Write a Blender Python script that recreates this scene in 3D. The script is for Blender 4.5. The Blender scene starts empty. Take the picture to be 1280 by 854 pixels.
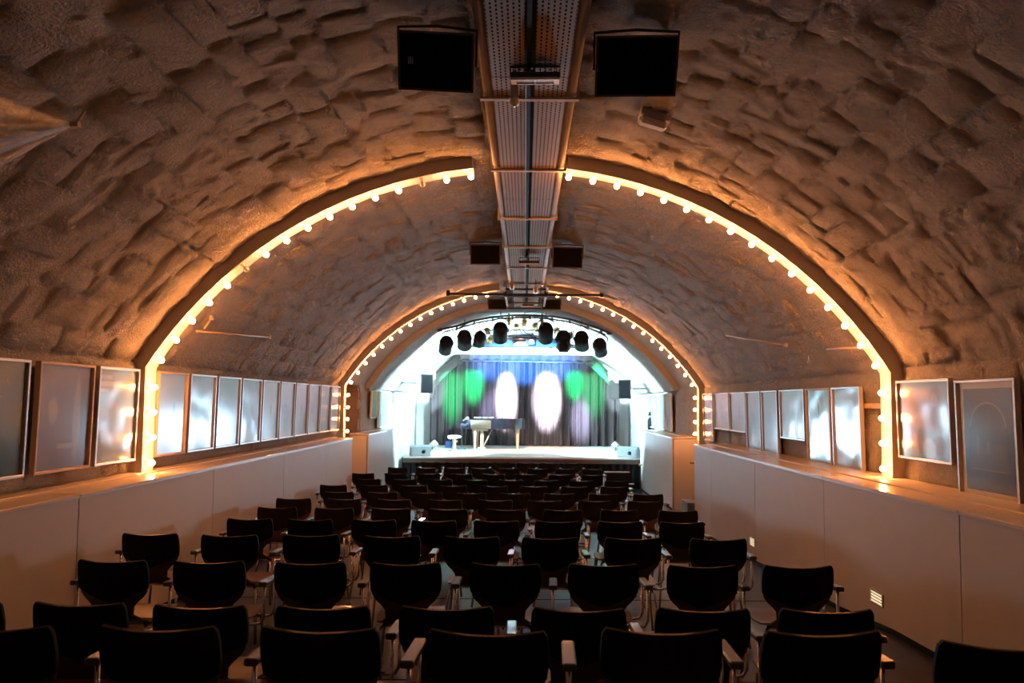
import bpy, bmesh, math, random
import numpy as np
from mathutils import Vector, Matrix, Euler
R = math.radians
rnd = random.Random(7)
npr = np.random.RandomState(3)
scene = bpy.context.scene
COL = scene.collection

# ------------------------------------------------------------------ camera
EYE = 1.627
F = 850.0
cam_d = bpy.data.cameras.new('camera'); cam = bpy.data.objects.new('camera', cam_d); COL.objects.link(cam)
cam_d.sensor_width = 36.0; cam_d.lens = F * 36 / 1280
cam_d.shift_x = -16 / 1280; cam_d.shift_y = 31.5 / 1280
cam_d.clip_start = 0.05; cam_d.clip_end = 100
cam.matrix_world = Matrix.Translation((0, 0, EYE)) @ Matrix.Rotation(R(93), 4, 'X') @ Matrix.Rotation(R(0.45), 4, 'Z')
cam_d.dof.use_dof = True; cam_d.dof.focus_distance = 5.2; cam_d.dof.aperture_fstop = 2.4
scene.camera = cam

# ------------------------------------------------------------------ world + view
w = bpy.data.worlds.new('world'); scene.world = w; w.use_nodes = True
w.node_tree.nodes['Background'].inputs[0].default_value = (0.0, 0.0, 0.0, 1)
w.node_tree.nodes['Background'].inputs[1].default_value = 0.0
scene.view_settings.view_transform = 'Standard'
scene.view_settings.look = 'None'
scene.view_settings.exposure = 0.3
scene.view_settings.gamma = 1.0
scene.view_settings.use_curve_mapping = False
try:
    scene.cycles.max_bounces = 8
    scene.cycles.diffuse_bounces = 5
    scene.cycles.sample_clamp_indirect = 6.0
    scene.cycles.use_denoising = True
    scene.cycles.use_light_tree = True
except Exception:
    pass
BULB_STRENGTH = 185.0
BULB_COLOR = (1.0, 0.33, 0.09)

# ------------------------------------------------------------------ materials
def new_mat(name):
    m = bpy.data.materials.new(name); m.use_nodes = True
    nt = m.node_tree; b = nt.nodes['Principled BSDF']
    return m, nt, b
def mat(name, col, rough=0.5, metal=0.0, noise=0.0, nscale=20.0, bump=0.0, bscale=40.0, coat=0.0, emit=None, estr=0.0, spec=0.5):
    m, nt, b = new_mat(name)
    b.inputs['Base Color'].default_value = (*col, 1); b.inputs['Roughness'].default_value = rough
    b.inputs['Metallic'].default_value = metal; b.inputs['Coat Weight'].default_value = coat
    b.inputs['Specular IOR Level'].default_value = spec
    if emit: b.inputs['Emission Color'].default_value = (*emit, 1); b.inputs['Emission Strength'].default_value = estr
    tc = nt.nodes.new('ShaderNodeTexCoord')
    n = nt.nodes.new('ShaderNodeTexNoise'); n.inputs['Scale'].default_value = nscale; n.inputs['Detail'].default_value = 4
    nt.links.new(tc.outputs['Object'], n.inputs['Vector'])
    mr = nt.nodes.new('ShaderNodeMapRange'); mr.inputs['To Min'].default_value = 1 - max(noise, .04); mr.inputs['To Max'].default_value = 1 + max(noise, .04)
    nt.links.new(n.outputs['Fac'], mr.inputs['Value'])
    mx = nt.nodes.new('ShaderNodeVectorMath'); mx.operation = 'SCALE'; mx.inputs[0].default_value = col
    nt.links.new(mr.outputs[0], mx.inputs['Scale']); nt.links.new(mx.outputs[0], b.inputs['Base Color'])
    if bump:
        n2 = nt.nodes.new('ShaderNodeTexNoise'); n2.inputs['Scale'].default_value = bscale; n2.inputs['Detail'].default_value = 5
        nt.links.new(tc.outputs['Object'], n2.inputs['Vector'])
        bp = nt.nodes.new('ShaderNodeBump'); bp.inputs['Strength'].default_value = bump; bp.inputs['Distance'].default_value = 0.02
        nt.links.new(n2.outputs['Fac'], bp.inputs['Height']); nt.links.new(bp.outputs[0], b.inputs['Normal'])
    return m

def plaster_mat():
    m, nt, b = new_mat('whitewashed_rubble')
    L = nt.links.new
    g = nt.nodes.new('ShaderNodeNewGeometry')
    def noise(sc, det, rough=.6, dist=0.0):
        n = nt.nodes.new('ShaderNodeTexNoise'); n.inputs['Scale'].default_value = sc; n.inputs['Detail'].default_value = det
        n.inputs['Roughness'].default_value = rough; n.inputs['Distortion'].default_value = dist
        L(g.outputs['Position'], n.inputs['Vector']); return n
    n1 = noise(9, 7, .75, .8); n2 = noise(24, 8, .7, 0.4); n3 = noise(1.3, 3)
    ramp = nt.nodes.new('ShaderNodeValToRGB')
    ramp.color_ramp.elements[0].position = .25; ramp.color_ramp.elements[0].color = (.42, .39, .37, 1)
    ramp.color_ramp.elements[1].position = .75; ramp.color_ramp.elements[1].color = (.86, .84, .82, 1)
    a = nt.nodes.new('ShaderNodeMath'); a.operation = 'MULTIPLY_ADD'; a.inputs[1].default_value = .55; 
    L(n2.outputs['Fac'], a.inputs[0]);
    s = nt.nodes.new('ShaderNodeMath'); s.operation = 'MULTIPLY'; s.inputs[1].default_value = .5; L(n3.outputs['Fac'], s.inputs[0]); L(s.outputs[0], a.inputs[2])
    L(a.outputs[0], ramp.inputs['Fac'])
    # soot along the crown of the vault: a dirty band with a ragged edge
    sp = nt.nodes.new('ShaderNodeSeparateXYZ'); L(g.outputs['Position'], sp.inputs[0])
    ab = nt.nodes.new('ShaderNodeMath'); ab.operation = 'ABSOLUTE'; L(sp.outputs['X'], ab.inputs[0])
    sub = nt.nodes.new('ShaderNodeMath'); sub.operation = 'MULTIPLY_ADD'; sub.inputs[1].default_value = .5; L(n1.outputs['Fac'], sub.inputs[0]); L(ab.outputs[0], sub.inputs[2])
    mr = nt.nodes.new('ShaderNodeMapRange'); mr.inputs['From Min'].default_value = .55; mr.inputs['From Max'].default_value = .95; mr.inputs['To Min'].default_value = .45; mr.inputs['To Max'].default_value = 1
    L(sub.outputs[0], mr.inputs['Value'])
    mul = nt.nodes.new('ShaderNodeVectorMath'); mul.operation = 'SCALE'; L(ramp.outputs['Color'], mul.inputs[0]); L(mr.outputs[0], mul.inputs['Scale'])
    L(mul.outputs[0], b.inputs['Base Color'])
    b.inputs['Roughness'].default_value = .75; b.inputs['Specular IOR Level'].default_value = .3
    b1 = nt.nodes.new('ShaderNodeBump'); b1.inputs['Strength'].default_value = .9; b1.inputs['Distance'].default_value = .09
    L(n1.outputs['Fac'], b1.inputs['Height'])
    b2 = nt.nodes.new('ShaderNodeBump'); b2.inputs['Strength'].default_value = 1.0; b2.inputs['Distance'].default_value = .08
    L(n2.outputs['Fac'], b2.inputs['Height']); L(b1.outputs[0], b2.inputs['Normal'])
    n4 = noise(55, 4)
    b3 = nt.nodes.new('ShaderNodeBump'); b3.inputs['Strength'].default_value = .9; b3.inputs['Distance'].default_value = .022
    L(n4.outputs['Fac'], b3.inputs['Height']); L(b2.outputs[0], b3.inputs['Normal'])
    L(b3.outputs[0], b.inputs['Normal'])
    return m
def tray_mat():
    m, nt, b = new_mat('perforated_steel')
    L = nt.links.new
    b.inputs['Base Color'].default_value = (.36, .26, .18, 1); b.inputs['Metallic'].default_value = .0; b.inputs['Roughness'].default_value = .5
    g = nt.nodes.new('ShaderNodeTexCoord'); sp = nt.nodes.new('ShaderNodeSeparateXYZ'); L(g.outputs['Object'], sp.inputs[0])
    def frac(out, period, off):
        a = nt.nodes.new('ShaderNodeMath'); a.operation = 'MULTIPLY_ADD'; a.inputs[1].default_value = 1 / period; a.inputs[2].default_value = off; L(out, a.inputs[0])
        f = nt.nodes.new('ShaderNodeMath'); f.operation = 'FRACT'; L(a.outputs[0], f.inputs[0]); return f.outputs[0], a.outputs[0]
    fx, ax = frac(sp.outputs['X'], .034, 50.5)
    fl = nt.nodes.new('ShaderNodeMath'); fl.operation = 'FLOOR'; L(ax, fl.inputs[0])
    hf = nt.nodes.new('ShaderNodeMath'); hf.operation = 'MULTIPLY_ADD'; hf.inputs[1].default_value = .5; L(fl.outputs[0], hf.inputs[0])
    yy = nt.nodes.new('ShaderNodeMath'); yy.operation = 'MULTIPLY'; yy.inputs[1].default_value = 1 / .042; L(sp.outputs['Y'], yy.inputs[0]); L(yy.outputs[0], hf.inputs[2])
    fy = nt.nodes.new('ShaderNodeMath'); fy.operation = 'FRACT'; L(hf.outputs[0], fy.inputs[0])
    def band(o, lo, hi):
        a = nt.nodes.new('ShaderNodeMath'); a.operation = 'GREATER_THAN'; a.inputs[1].default_value = lo; L(o, a.inputs[0])
        c = nt.nodes.new('ShaderNodeMath'); c.operation = 'LESS_THAN'; c.inputs[1].default_value = hi; L(o, c.inputs[0])
        d = nt.nodes.new('ShaderNodeMath'); d.operation = 'MULTIPLY'; L(a.outputs[0], d.inputs[0]); L(c.outputs[0], d.inputs[1]); return d.outputs[0]
    h = nt.nodes.new('ShaderNodeMath'); h.operation = 'MULTIPLY'; L(band(fx, .32, .68), h.inputs[0]); L(band(fy.outputs[0], .15, .72), h.inputs[1])
    tr = nt.nodes.new('ShaderNodeBsdfTransparent'); mx = nt.nodes.new('ShaderNodeMixShader')
    L(h.outputs[0], mx.inputs['Fac']); L(b.outputs[0], mx.inputs[1]); L(tr.outputs[0], mx.inputs[2])
    L(mx.outputs[0], nt.nodes['Material Output'].inputs['Surface'])
    return m
def pane_mat(name, wave=.25, scale=3.0, seed=0.0):
    m, nt, b = new_mat(name)
    L = nt.links.new
    tr = nt.nodes.new('ShaderNodeBsdfTransparent'); gl = nt.nodes.new('ShaderNodeBsdfGlossy'); gl.inputs['Roughness'].default_value = .22
    lw = nt.nodes.new('ShaderNodeLayerWeight'); lw.inputs['Blend'].default_value = .5
    pw = nt.nodes.new('ShaderNodeMath'); pw.operation = 'POWER'; pw.inputs[1].default_value = 2.0; L(lw.outputs['Facing'], pw.inputs[0])
    fr = nt.nodes.new('ShaderNodeMath'); fr.operation = 'MULTIPLY_ADD'; fr.inputs[1].default_value = .75; fr.inputs[2].default_value = .05; L(pw.outputs[0], fr.inputs[0])
    tc = nt.nodes.new('ShaderNodeTexCoord'); mp = nt.nodes.new('ShaderNodeMapping'); mp.inputs['Location'].default_value = (seed, seed * 2, seed * 3)
    L(tc.outputs['Object'], mp.inputs[0])
    n = nt.nodes.new('ShaderNodeTexNoise'); n.inputs['Scale'].default_value = scale; n.inputs['Detail'].default_value = 1; L(mp.outputs[0], n.inputs['Vector'])
    bp = nt.nodes.new('ShaderNodeBump'); bp.inputs['Strength'].default_value = wave; bp.inputs['Distance'].default_value = .06; L(n.outputs['Fac'], bp.inputs['Height'])
    L(bp.outputs[0], gl.inputs['Normal'])
    mx = nt.nodes.new('ShaderNodeMixShader'); L(fr.outputs[0], mx.inputs[0]); L(tr.outputs[0], mx.inputs[1]); L(gl.outputs[0], mx.inputs[2])
    L(mx.outputs[0], nt.nodes['Material Output'].inputs['Surface'])
    return m
def film_mat():
    m, nt, b = new_mat('clear_film')
    tr = nt.nodes.new('ShaderNodeBsdfTransparent'); gl = nt.nodes.new('ShaderNodeBsdfGlossy'); gl.inputs['Roughness'].default_value = .25
    tl = nt.nodes.new('ShaderNodeBsdfTranslucent')
    a = nt.nodes.new('ShaderNodeMixShader'); a.inputs[0].default_value = .5
    nt.links.new(gl.outputs[0], a.inputs[1]); nt.links.new(tl.outputs[0], a.inputs[2])
    mx = nt.nodes.new('ShaderNodeMixShader'); mx.inputs[0].default_value = .14
    nt.links.new(tr.outputs[0], mx.inputs[1]); nt.links.new(a.outputs[0], mx.inputs[2])
    nt.links.new(mx.outputs[0], nt.nodes['Material Output'].inputs['Surface'])
    return m
M = {}
M['plaster'] = plaster_mat()
M['soffit'] = mat('white_gloss_paint', (.78, .74, .68), .45, noise=.05)
M['frame_face'] = mat('beige_paint', (.62, .56, .50), .6, noise=.1, nscale=6)
M['panel'] = mat('painted_panel', (.58, .56, .55), .55, noise=.05, nscale=4, bump=.05, bscale=200)
M['ledge'] = mat('pale_wood_ledge', (.74, .64, .54), .28, noise=.12, nscale=5, coat=.3)
M['floor'] = mat('dark_vinyl_floor', (.018, .018, .021), .33, noise=.35, nscale=3, bump=.08, bscale=60)
M['black'] = mat('matt_black', (.006, .006, .007), .6, spec=.12)
M['grille'] = mat('speaker_grille', (.006, .006, .007), .9, bump=.3, bscale=500, spec=.1)
M['cabinet'] = mat('speaker_cabinet_dark', (.09, .06, .045), .5)
M['dark_metal'] = mat('dark_steel', (.05, .05, .055), .45, .6)
M['steel'] = mat('galvanised_steel', (.42, .40, .38), .45, .45, noise=.15, nscale=12)
M['chrome'] = mat('chrome_tube', (.75, .72, .70), .18, 1.0)
M['shell'] = mat('dark_brown_plywood', (.085, .042, .022), .38, noise=.3, nscale=8, coat=.15, spec=.4)
M['arm'] = mat('black_armrest', (.05, .042, .038), .33, coat=.7)
M['pad'] = mat('black_back_cover', (.008, .007, .007), .75, spec=.15)
M['tray'] = tray_mat()
M['alu'] = mat('silver_frame', (.60, .58, .56), .35, .7)
M['oak'] = mat('light_wood_frame', (.55, .42, .30), .5, noise=.15)
M['mount'] = mat('cream_mount', (.70, .66, .56), .7)
M['white'] = mat('white_enamel', (.82, .82, .82), .4)
M['stage_floor'] = mat('pale_stage_floor', (.72, .68, .62), .4, noise=.08)
M['stage_brown'] = mat('brown_stage_edge', (.06, .036, .025), .6)
M['piano'] = mat('piano_lacquer', (.008, .009, .014), .08, coat=1.0)
M['brass'] = mat('brass', (.75, .55, .25), .3, 1.0)
M['ivory'] = mat('ivory_keys', (.8, .78, .7), .3)
M['bulb_on'] = mat('lit_bulb', BULB_COLOR, .4, emit=BULB_COLOR, estr=BULB_STRENGTH)
M['lamp_core'] = mat('lamp_core', (1, .9, .7), .4, emit=(1, .85, .6), estr=6)
M['bulb_off'] = mat('unlit_bulb_glass', (.75, .70, .65), .08, coat=1.0)
M['led_blue'] = mat('stage_lens', (.3, .5, .6), .2, emit=(.7, .95, 1), estr=2)
M['step_lens'] = mat('step_light_lens', (.9, .8, .55), .4, emit=(1, .78, .45), estr=.8)
M['screen_cloth'] = mat('white_screen_case', (.85, .85, .85), .5)
M['curtain'] = mat('grey_mauve_curtain', (.029, .020, .021), .9, noise=.2, nscale=2, spec=.15)
M['door'] = mat('mauve_door_paint', (.30, .24, .24), .6)
M['blue_case'] = mat('blue_case', (.03, .12, .35), .4)
M['red'] = mat('red_led', (.6, .02, .02), .4, emit=(1, .05, .05), estr=3)
M['film'] = film_mat()
M['stool'] = mat('beige_stool', (.40, .32, .22), .5)
M['cool_grey'] = mat('cool_grey_plastic', (.13, .15, .16), .5)

# ------------------------------------------------------------------ mesh helpers
class MB:
    def __init__(s): s.v = []; s.f = []; s.sm = []; s.mi = []; s.cur = 0
    def add(s, vs, fs, smooth=False):
        o = len(s.v); s.v += [tuple(p) for p in vs]
        for f in fs: s.f.append([i + o for i in f]); s.sm.append(smooth); s.mi.append(s.cur)
        return s
    def box(s, c, d, rot=None, ch=0.0):
        x, y, z = d[0] / 2, d[1] / 2, d[2] / 2
        if ch > 0:
            vs = []
            ids = {}
            for sx in (-1, 1):
                for sy in (-1, 1):
                    for sz in (-1, 1):
                        for k, p in enumerate(((sx * x, sy * (y - ch), sz * (z - ch)), (sx * (x - ch), sy * y, sz * (z - ch)), (sx * (x - ch), sy * (y - ch), sz * z))):
                            ids[(sx, sy, sz, k)] = len(vs); vs.append(p)
            I = ids; fs = []
            for a in (-1, 1):
                fs.append([I[(a, -1, -1, 0)], I[(a, 1, -1, 0)], I[(a, 1, 1, 0)], I[(a, -1, 1, 0)]])
                fs.append([I[(-1, a, -1, 1)], I[(1, a, -1, 1)], I[(1, a, 1, 1)], I[(-1, a, 1, 1)]])
                fs.append([I[(-1, -1, a, 2)], I[(1, -1, a, 2)], I[(1, 1, a, 2)], I[(-1, 1, a, 2)]])
                for b in (-1, 1):
                    fs.append([I[(a, b, -1, 0)], I[(a, b, 1, 0)], I[(a, b, 1, 1)], I[(a, b, -1, 1)]])
                    fs.append([I[(a, -1, b, 0)], I[(a, 1, b, 0)], I[(a, 1, b, 2)], I[(a, -1, b, 2)]])
                    fs.append([I[(-1, a, b, 1)], I[(1, a, b, 1)], I[(1, a, b, 2)], I[(-1, a, b, 2)]])
                    for c2 in (-1, 1): fs.append([I[(a, b, c2, 0)], I[(a, b, c2, 1)], I[(a, b, c2, 2)]])
        else:
            vs = [(sx * x, sy * y, sz * z) for sx in (-1, 1) for sy in (-1, 1) for sz in (-1, 1)]
            fs = [[0, 1, 3, 2], [4, 6, 7, 5], [0, 4, 5, 1], [2, 3, 7, 6], [0, 2, 6, 4], [1, 5, 7, 3]]
        m = Matrix.Translation(c) @ (Euler(rot).to_matrix().to_4x4() if rot else Matrix())
        return s.add([m @ Vector(p) for p in vs], fs)
    def tube(s, pts, r, n=8, closed=False, caps=True):
        pts = [Vector(p) for p in pts]; k = len(pts); rr = r if isinstance(r, (list, tuple)) else [r] * k
        vs = []; up = None
        for i, p in enumerate(pts):
            a = pts[(i - 1) % k] if (i > 0 or closed) else p; b = pts[(i + 1) % k] if (i < k - 1 or closed) else p
            t = (b - a).normalized()
            if up is None: up = Vector((0, 0, 1)) if abs(t.z) < .9 else Vector((1, 0, 0))
            u = t.cross(up).normalized(); v = u.cross(t).normalized(); up = v
            for j in range(n):
                an = 2 * math.pi * j / n; vs.append(p + (u * math.cos(an) + v * math.sin(an)) * rr[i])
        fs = []
        for i in range(k if closed else k - 1):
            i2 = (i + 1) % k
            for j in range(n): fs.append([i * n + j, i * n + (j + 1) % n, i2 * n + (j + 1) % n, i2 * n + j])
        s.add(vs, fs, True)
        if caps and not closed:
            o = len(s.v) - len(vs)
            s.f.append([o + j for j in range(n)]); s.sm.append(False); s.mi.append(s.cur)
            s.f.append([o + (k - 1) * n + j for j in range(n)]); s.sm.append(False); s.mi.append(s.cur)
        return s
    def lathe(s, prof, n=16, m=None):
        m = m or Matrix(); vs = []; fs = []
        for (r, z) in prof:
            for j in range(n):
                a = 2 * math.pi * j / n; vs.append(m @ Vector((r * math.cos(a), r * math.sin(a), z)))
        for i in range(len(prof) - 1):
            for j in range(n): fs.append([i * n + j, i * n + (j + 1) % n, (i + 1) * n + (j + 1) % n, (i + 1) * n + j])
        return s.add(vs, fs, True)
    def prism(s, poly, axis_pt, d, smooth=False):
        """poly: list of 3d points (planar); d: extrusion vector"""
        n = len(poly); d = Vector(d); a = [Vector(p) + Vector(axis_pt) for p in poly]; b = [p + d for p in a]
        fs = [[n - 1 - i for i in range(n)], [n + i for i in range(n)]] + [[i, (i + 1) % n, n + (i + 1) % n, n + i] for i in range(n)]
        return s.add(a + b, fs, smooth)
    def grid(s, P, smooth=True, thick=None):
        """P[i][j] points"""
        ni, nj = len(P), len(P[0]); vs = [p for row in P for p in row]; fs = []
        for i in range(ni - 1):
            for j in range(nj - 1): fs.append([i * nj + j, i * nj + j + 1, (i + 1) * nj + j + 1, (i + 1) * nj + j])
        return s.add(vs, fs, smooth)
    def build(s, name, m, parent=None, loc=None, fixn=True):
        me = bpy.data.meshes.new(name); me.from_pydata(s.v, [], s.f)
        ms = m if isinstance(m, (list, tuple)) else [m]
        for q in ms: me.materials.append(q)
        me.polygons.foreach_set('use_smooth', s.sm); me.polygons.foreach_set('material_index', s.mi)
        if fixn:
            bm = bmesh.new(); bm.from_mesh(me); bmesh.ops.recalc_face_normals(bm, faces=bm.faces); bm.to_mesh(me); bm.free()
        me.update()
        o = bpy.data.objects.new(name, me); COL.objects.link(o)
        if parent: o.parent = parent
        if loc: o.location = loc
        return o
def tag(o, label=None, cat=None, group=None, kind=None):
    if label: o['label'] = label
    if cat: o['category'] = cat
    if group: o['group'] = group
    if kind: o['kind'] = kind
    return o
def empty(name, loc=(0, 0, 0), rot=(0, 0, 0)):
    o = bpy.data.objects.new(name, None); COL.objects.link(o); o.location = loc; o.rotation_euler = rot; o.empty_display_size = .1
    return o
def kids(o): return [c for c in bpy.data.objects if c.parent == o]
def copy_tree(o, parent=None):
    c = o.copy(); COL.objects.link(c); c.parent = parent
    for ch in TREE.get(o.name, []): copy_tree(ch, c)
    return c
TREE = {}
def remember(root):
    TREE[root.name] = kids(root)
    for c in TREE[root.name]: remember(c)
def spot(name, loc, target, power, color, size_deg, blend, radius, parent=None):
    ld = bpy.data.lights.new(name, 'SPOT'); ld.energy = power; ld.color = color; ld.spot_size = R(size_deg); ld.spot_blend = blend; ld.shadow_soft_size = radius
    o = bpy.data.objects.new(name, ld); COL.objects.link(o); o.location = loc
    o.rotation_euler = (Vector(target) - Vector(loc)).to_track_quat('-Z', 'Y').to_euler()
    return o

# ------------------------------------------------------------------ layout
X0 = -.065; RV = 4.39; ZC = EYE - 1.93; HW = 3.75
TH = math.asin(HW / RV); ZS = ZC + RV * math.cos(TH)       # springing height
ARCL = 2 * RV * TH
XL, XR = X0 - HW, X0 + HW
PL, PR = -3.35, 3.0                                        # faces of the panelled low walls
LEDGE = EYE - .717
FY = [-3, 2.98, 3.03, 4.7, 5.6, 6.5, 8.5, 10, 12.5, 15, 17, 19, 24]
FZ = [0, 0, -.12, -.20, -.23, -.32, -.41, -.50, -.58, -.64, -.69, -.70, -.70]
def fz(y): return float(np.interp(y, FY, FZ))
def fslope(y): return (fz(y + .3) - fz(y - .0)) / .3
Y_BACK = -2.5; A1 = 6.6; A2 = 13.9; A3 = 16.2; Y_END = 24.2
def prof(s):
    """arc-length coordinate over the vault only -> (x, z, nx, nz) inward normal"""
    th = -TH + s / RV
    return X0 + RV * np.sin(th), ZC + RV * np.cos(th), -np.sin(th), -np.cos(th)

def vnoise(u, v, cell, seed):
    rs = np.random.RandomState(seed); T = rs.rand(256, 256)
    x = u / cell; y = v / cell; xi = np.floor(x).astype(int); yi = np.floor(y).astype(int); fx = x - xi; fy = y - yi
    fx = fx * fx * (3 - 2 * fx); fy = fy * fy * (3 - 2 * fy)
    a = T[xi % 256, yi % 256]; b = T[(xi + 1) % 256, yi % 256]; c = T[xi % 256, (yi + 1) % 256]; d = T[(xi + 1) % 256, (yi + 1) % 256]
    return (a * (1 - fx) + b * fx) * (1 - fy) + (c * (1 - fx) + d * fx) * fy - .5
def relief(u, v):
    return (.022 * vnoise(u, v, .9, 1) + .018 * vnoise(u, v, .33, 2) + .014 * vnoise(u * 1.5, v, .14, 3) + .019 * vnoise(u, v * 1.3, .08, 4) + .012 * vnoise(u, v, .045, 5))
def surface(name, mapf, u0, u1, v0, v1, step, material, hole=None, amp=1.0, seed=0.0):
    nu = int((u1 - u0) / step) + 2; nv = int((v1 - v0) / step) + 2
    U, V = np.meshgrid(np.linspace(u0, u1, nu), np.linspace(v0, v1, nv), indexing='ij')
    h = relief(U + seed, V + 10) * amp
    P = mapf(U, V, h).reshape(-1, 3)
    idx = np.arange(nu * nv).reshape(nu, nv)
    q = np.stack([idx[:-1, :-1], idx[:-1, 1:], idx[1:, 1:], idx[1:, :-1]], -1)
    if hole is not None:
        cu = (U[:-1, :-1] + U[1:, 1:]) / 2; cv = (V[:-1, :-1] + V[1:, 1:]) / 2
        q = q[~hole(cu, cv)]
    q = q.reshape(-1, 4)
    me = bpy.data.meshes.new(name)
    me.vertices.add(len(P)); me.vertices.foreach_set('co', P.astype(np.float32).ravel())
    me.loops.add(q.size); me.loops.foreach_set('vertex_index', q.astype(np.int32).ravel())
    me.polygons.add(len(q)); me.polygons.foreach_set('loop_start', np.arange(0, q.size, 4, dtype=np.int32)); me.polygons.foreach_set('loop_total', np.full(len(q), 4, dtype=np.int32))
    me.update(calc_edges=True); me.polygons.foreach_set('use_smooth', np.ones(len(q), dtype=bool)); me.validate()
    me.materials.append(material)
    o = bpy.data.objects.new(name, me); COL.objects.link(o)
    return o
def vault_map(U, V, h):
    x, z, nx, nz = prof(U)
    return np.stack([x + nx * h, V, z + nz * h], -1)
def wall_map(side):
    X = XL if side < 0 else XR
    def f(U, V, h): return np.stack([X - side * h, V, U], -1)      # U = height
    return f
def stones(parent, mapf, u0, u1, v0, v1, cu, cl, seed, prefer, hole=None, limit=300, useed=0.0):
    rs = random.Random(seed); items = []
    u = u0
    while u < u1 - .06:
        du = cu * rs.uniform(.6, 1.4); 
        if u + du > u1 - .05: du = u1 - u
        v = v0 - rs.uniform(0, cl)
        while v < v1:
            dv = cl * rs.uniform(.45, 1.7); a, b = max(v, v0), min(v + dv, v1)
            if b - a > .1 and not (hole and hole((u + du / 2), (a + b) / 2)) and rs.random() < .97: items.append((u, u + du, a, b))
            v += dv
        u += du
    items.sort(key=lambda t: -prefer(t))
    extra = MB()
    for k, (a, b, c, d) in enumerate(items):
        g = .003
        nu, nv = 5, 6
        tu = [0, .07, .5, .93, 1]; tv = [0, .05, .36, .64, .95, 1]
        jit = [[rs.uniform(-.012, .012) for _ in range(nv)] for _ in range(nu)]; jit2 = [[rs.uniform(-.014, .014) for _ in range(nv)] for _ in range(nu)]
        lift = rs.choice([.001, .003, .006, .009, .013, .018]); ta = rs.uniform(-.008, .008); tb = rs.uniform(-.007, .007)
        UU = np.zeros((nu, nv)); VV = np.zeros((nu, nv)); HH = np.zeros((nu, nv))
        for i in range(nu):
            for j in range(nv):
                cu_ = .5 - abs(tu[i] - .5); cv_ = .5 - abs(tv[j] - .5)
                shrink_v = .04 if i in (0, nu - 1) else 0; shrink_u = .06 if j in (0, nv - 1) else 0
                UU[i, j] = a + g + (b - a - 2 * g) * (.5 + (tu[i] - .5) * (1 - shrink_u)) + jit[i][j]
                VV[i, j] = c + g + (d - c - 2 * g) * (.5 + (tv[j] - .5) * (1 - shrink_v)) + jit2[i][j]
                edge = (i in (0, nu - 1)) or (j in (0, nv - 1))
                HH[i, j] = -.009 if edge else lift + ta * (tu[i] - .5) * 2 + tb * (tv[j] - .5) * 2 + rs.uniform(-.004, .004)
        HH += relief(UU + useed, VV + 10)
        P = mapf(UU, VV, HH)
        G = [[tuple(P[i, j]) for j in range(nv)] for i in range(nu)]
        if k < limit:
            m = MB(); m.grid(G); m.build('stone', M['plaster'], parent, fixn=False)
        else: extra.grid(G)
    if extra.v:
        tag(extra.build('stone', M['plaster'], parent, fixn=False), kind='stuff')

# ------------------------------------------------------------------ setting: floor, vault, walls
def floor_build():
    m = MB(); P = []
    for y, z in zip(FY, FZ): P.append([(XL - .3, y, z), (XR + .3, y, z)])
    m.grid(P, smooth=False)
    m.add([(XL - .3, -3, -.9), (XR + .3, -3, -.9), (XR + .3, 24, -.9), (XL - .3, 24, -.9)], [[0, 1, 2, 3]])
    o = m.build('floor', M['floor'], fixn=False); tag(o, 'dark raked floor falling towards the stage', kind='structure')
    j = MB()                                                    # sheet joints, a few raised welds
    for y in (4.55, 6.9, 9.2, 11.4): j.box(((PL + PR) / 2, y, fz(y) + .001), (PR - PL, .012, .004))
    tag(j.build('floor_weld', M['black'], o), 'thin dark weld strips between floor sheets')
floor_build()

def mid_y(y): return -abs(y - 5.2)
ceil1 = surface('ceiling', vault_map, 0, ARCL, Y_BACK, A1, .027, M['plaster'])
tag(ceil1, 'rough whitewashed stone barrel vault nearest the camera', kind='structure')
stones(ceil1, vault_map, .02, ARCL - .02, Y_BACK + .02, A1 + .0, .25, .40, 11, lambda t: (t[2] + t[3]) / 2 - (0 if t[3] < 6.6 else 0), limit=300)
ceil2 = surface('ceiling', vault_map, 0, ARCL, A1, A2, .030, M['plaster'], seed=3.3)
tag(ceil2, 'rough whitewashed stone barrel vault between the two bulb arches', kind='structure')
stones(ceil2, vault_map, .02, ARCL - .02, A1 + .22, A2, .27, .42, 12, lambda t: -(t[2] + t[3]) / 2, limit=300, useed=3.3)
ceil3 = surface('ceiling', vault_map, 0, ARCL, A2, A3, .06, M['plaster'], amp=.4)
tag(ceil3, 'smooth plaster vault strip just past the second bulb arch', kind='structure')
def vault_map4(U, V, h):
    x, z, nx, nz = prof(U); h = h + .10
    return np.stack([x + nx * h, V, z + nz * h], -1)
ceil4 = surface('ceiling', vault_map4, 0, ARCL, A3, Y_END, .07, M['plaster'], amp=.7)
tag(ceil4, 'brightly lit white vault over the stage', kind='structure')
m = MB()
n = 60
P = [[], []]
for k in range(n + 1):
    x, z, nx, nz = prof(ARCL * k / n); P[0].append((x - nx * .08, A3, z - nz * .08)); P[1].append((x + nx * .14, A3, z + nz * .14))
m.grid(P); m.build('trim_1', M['plaster']); tag(bpy.data.objects['trim_1'], 'narrow plaster step where the stage vault begins', kind='structure')

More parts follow.
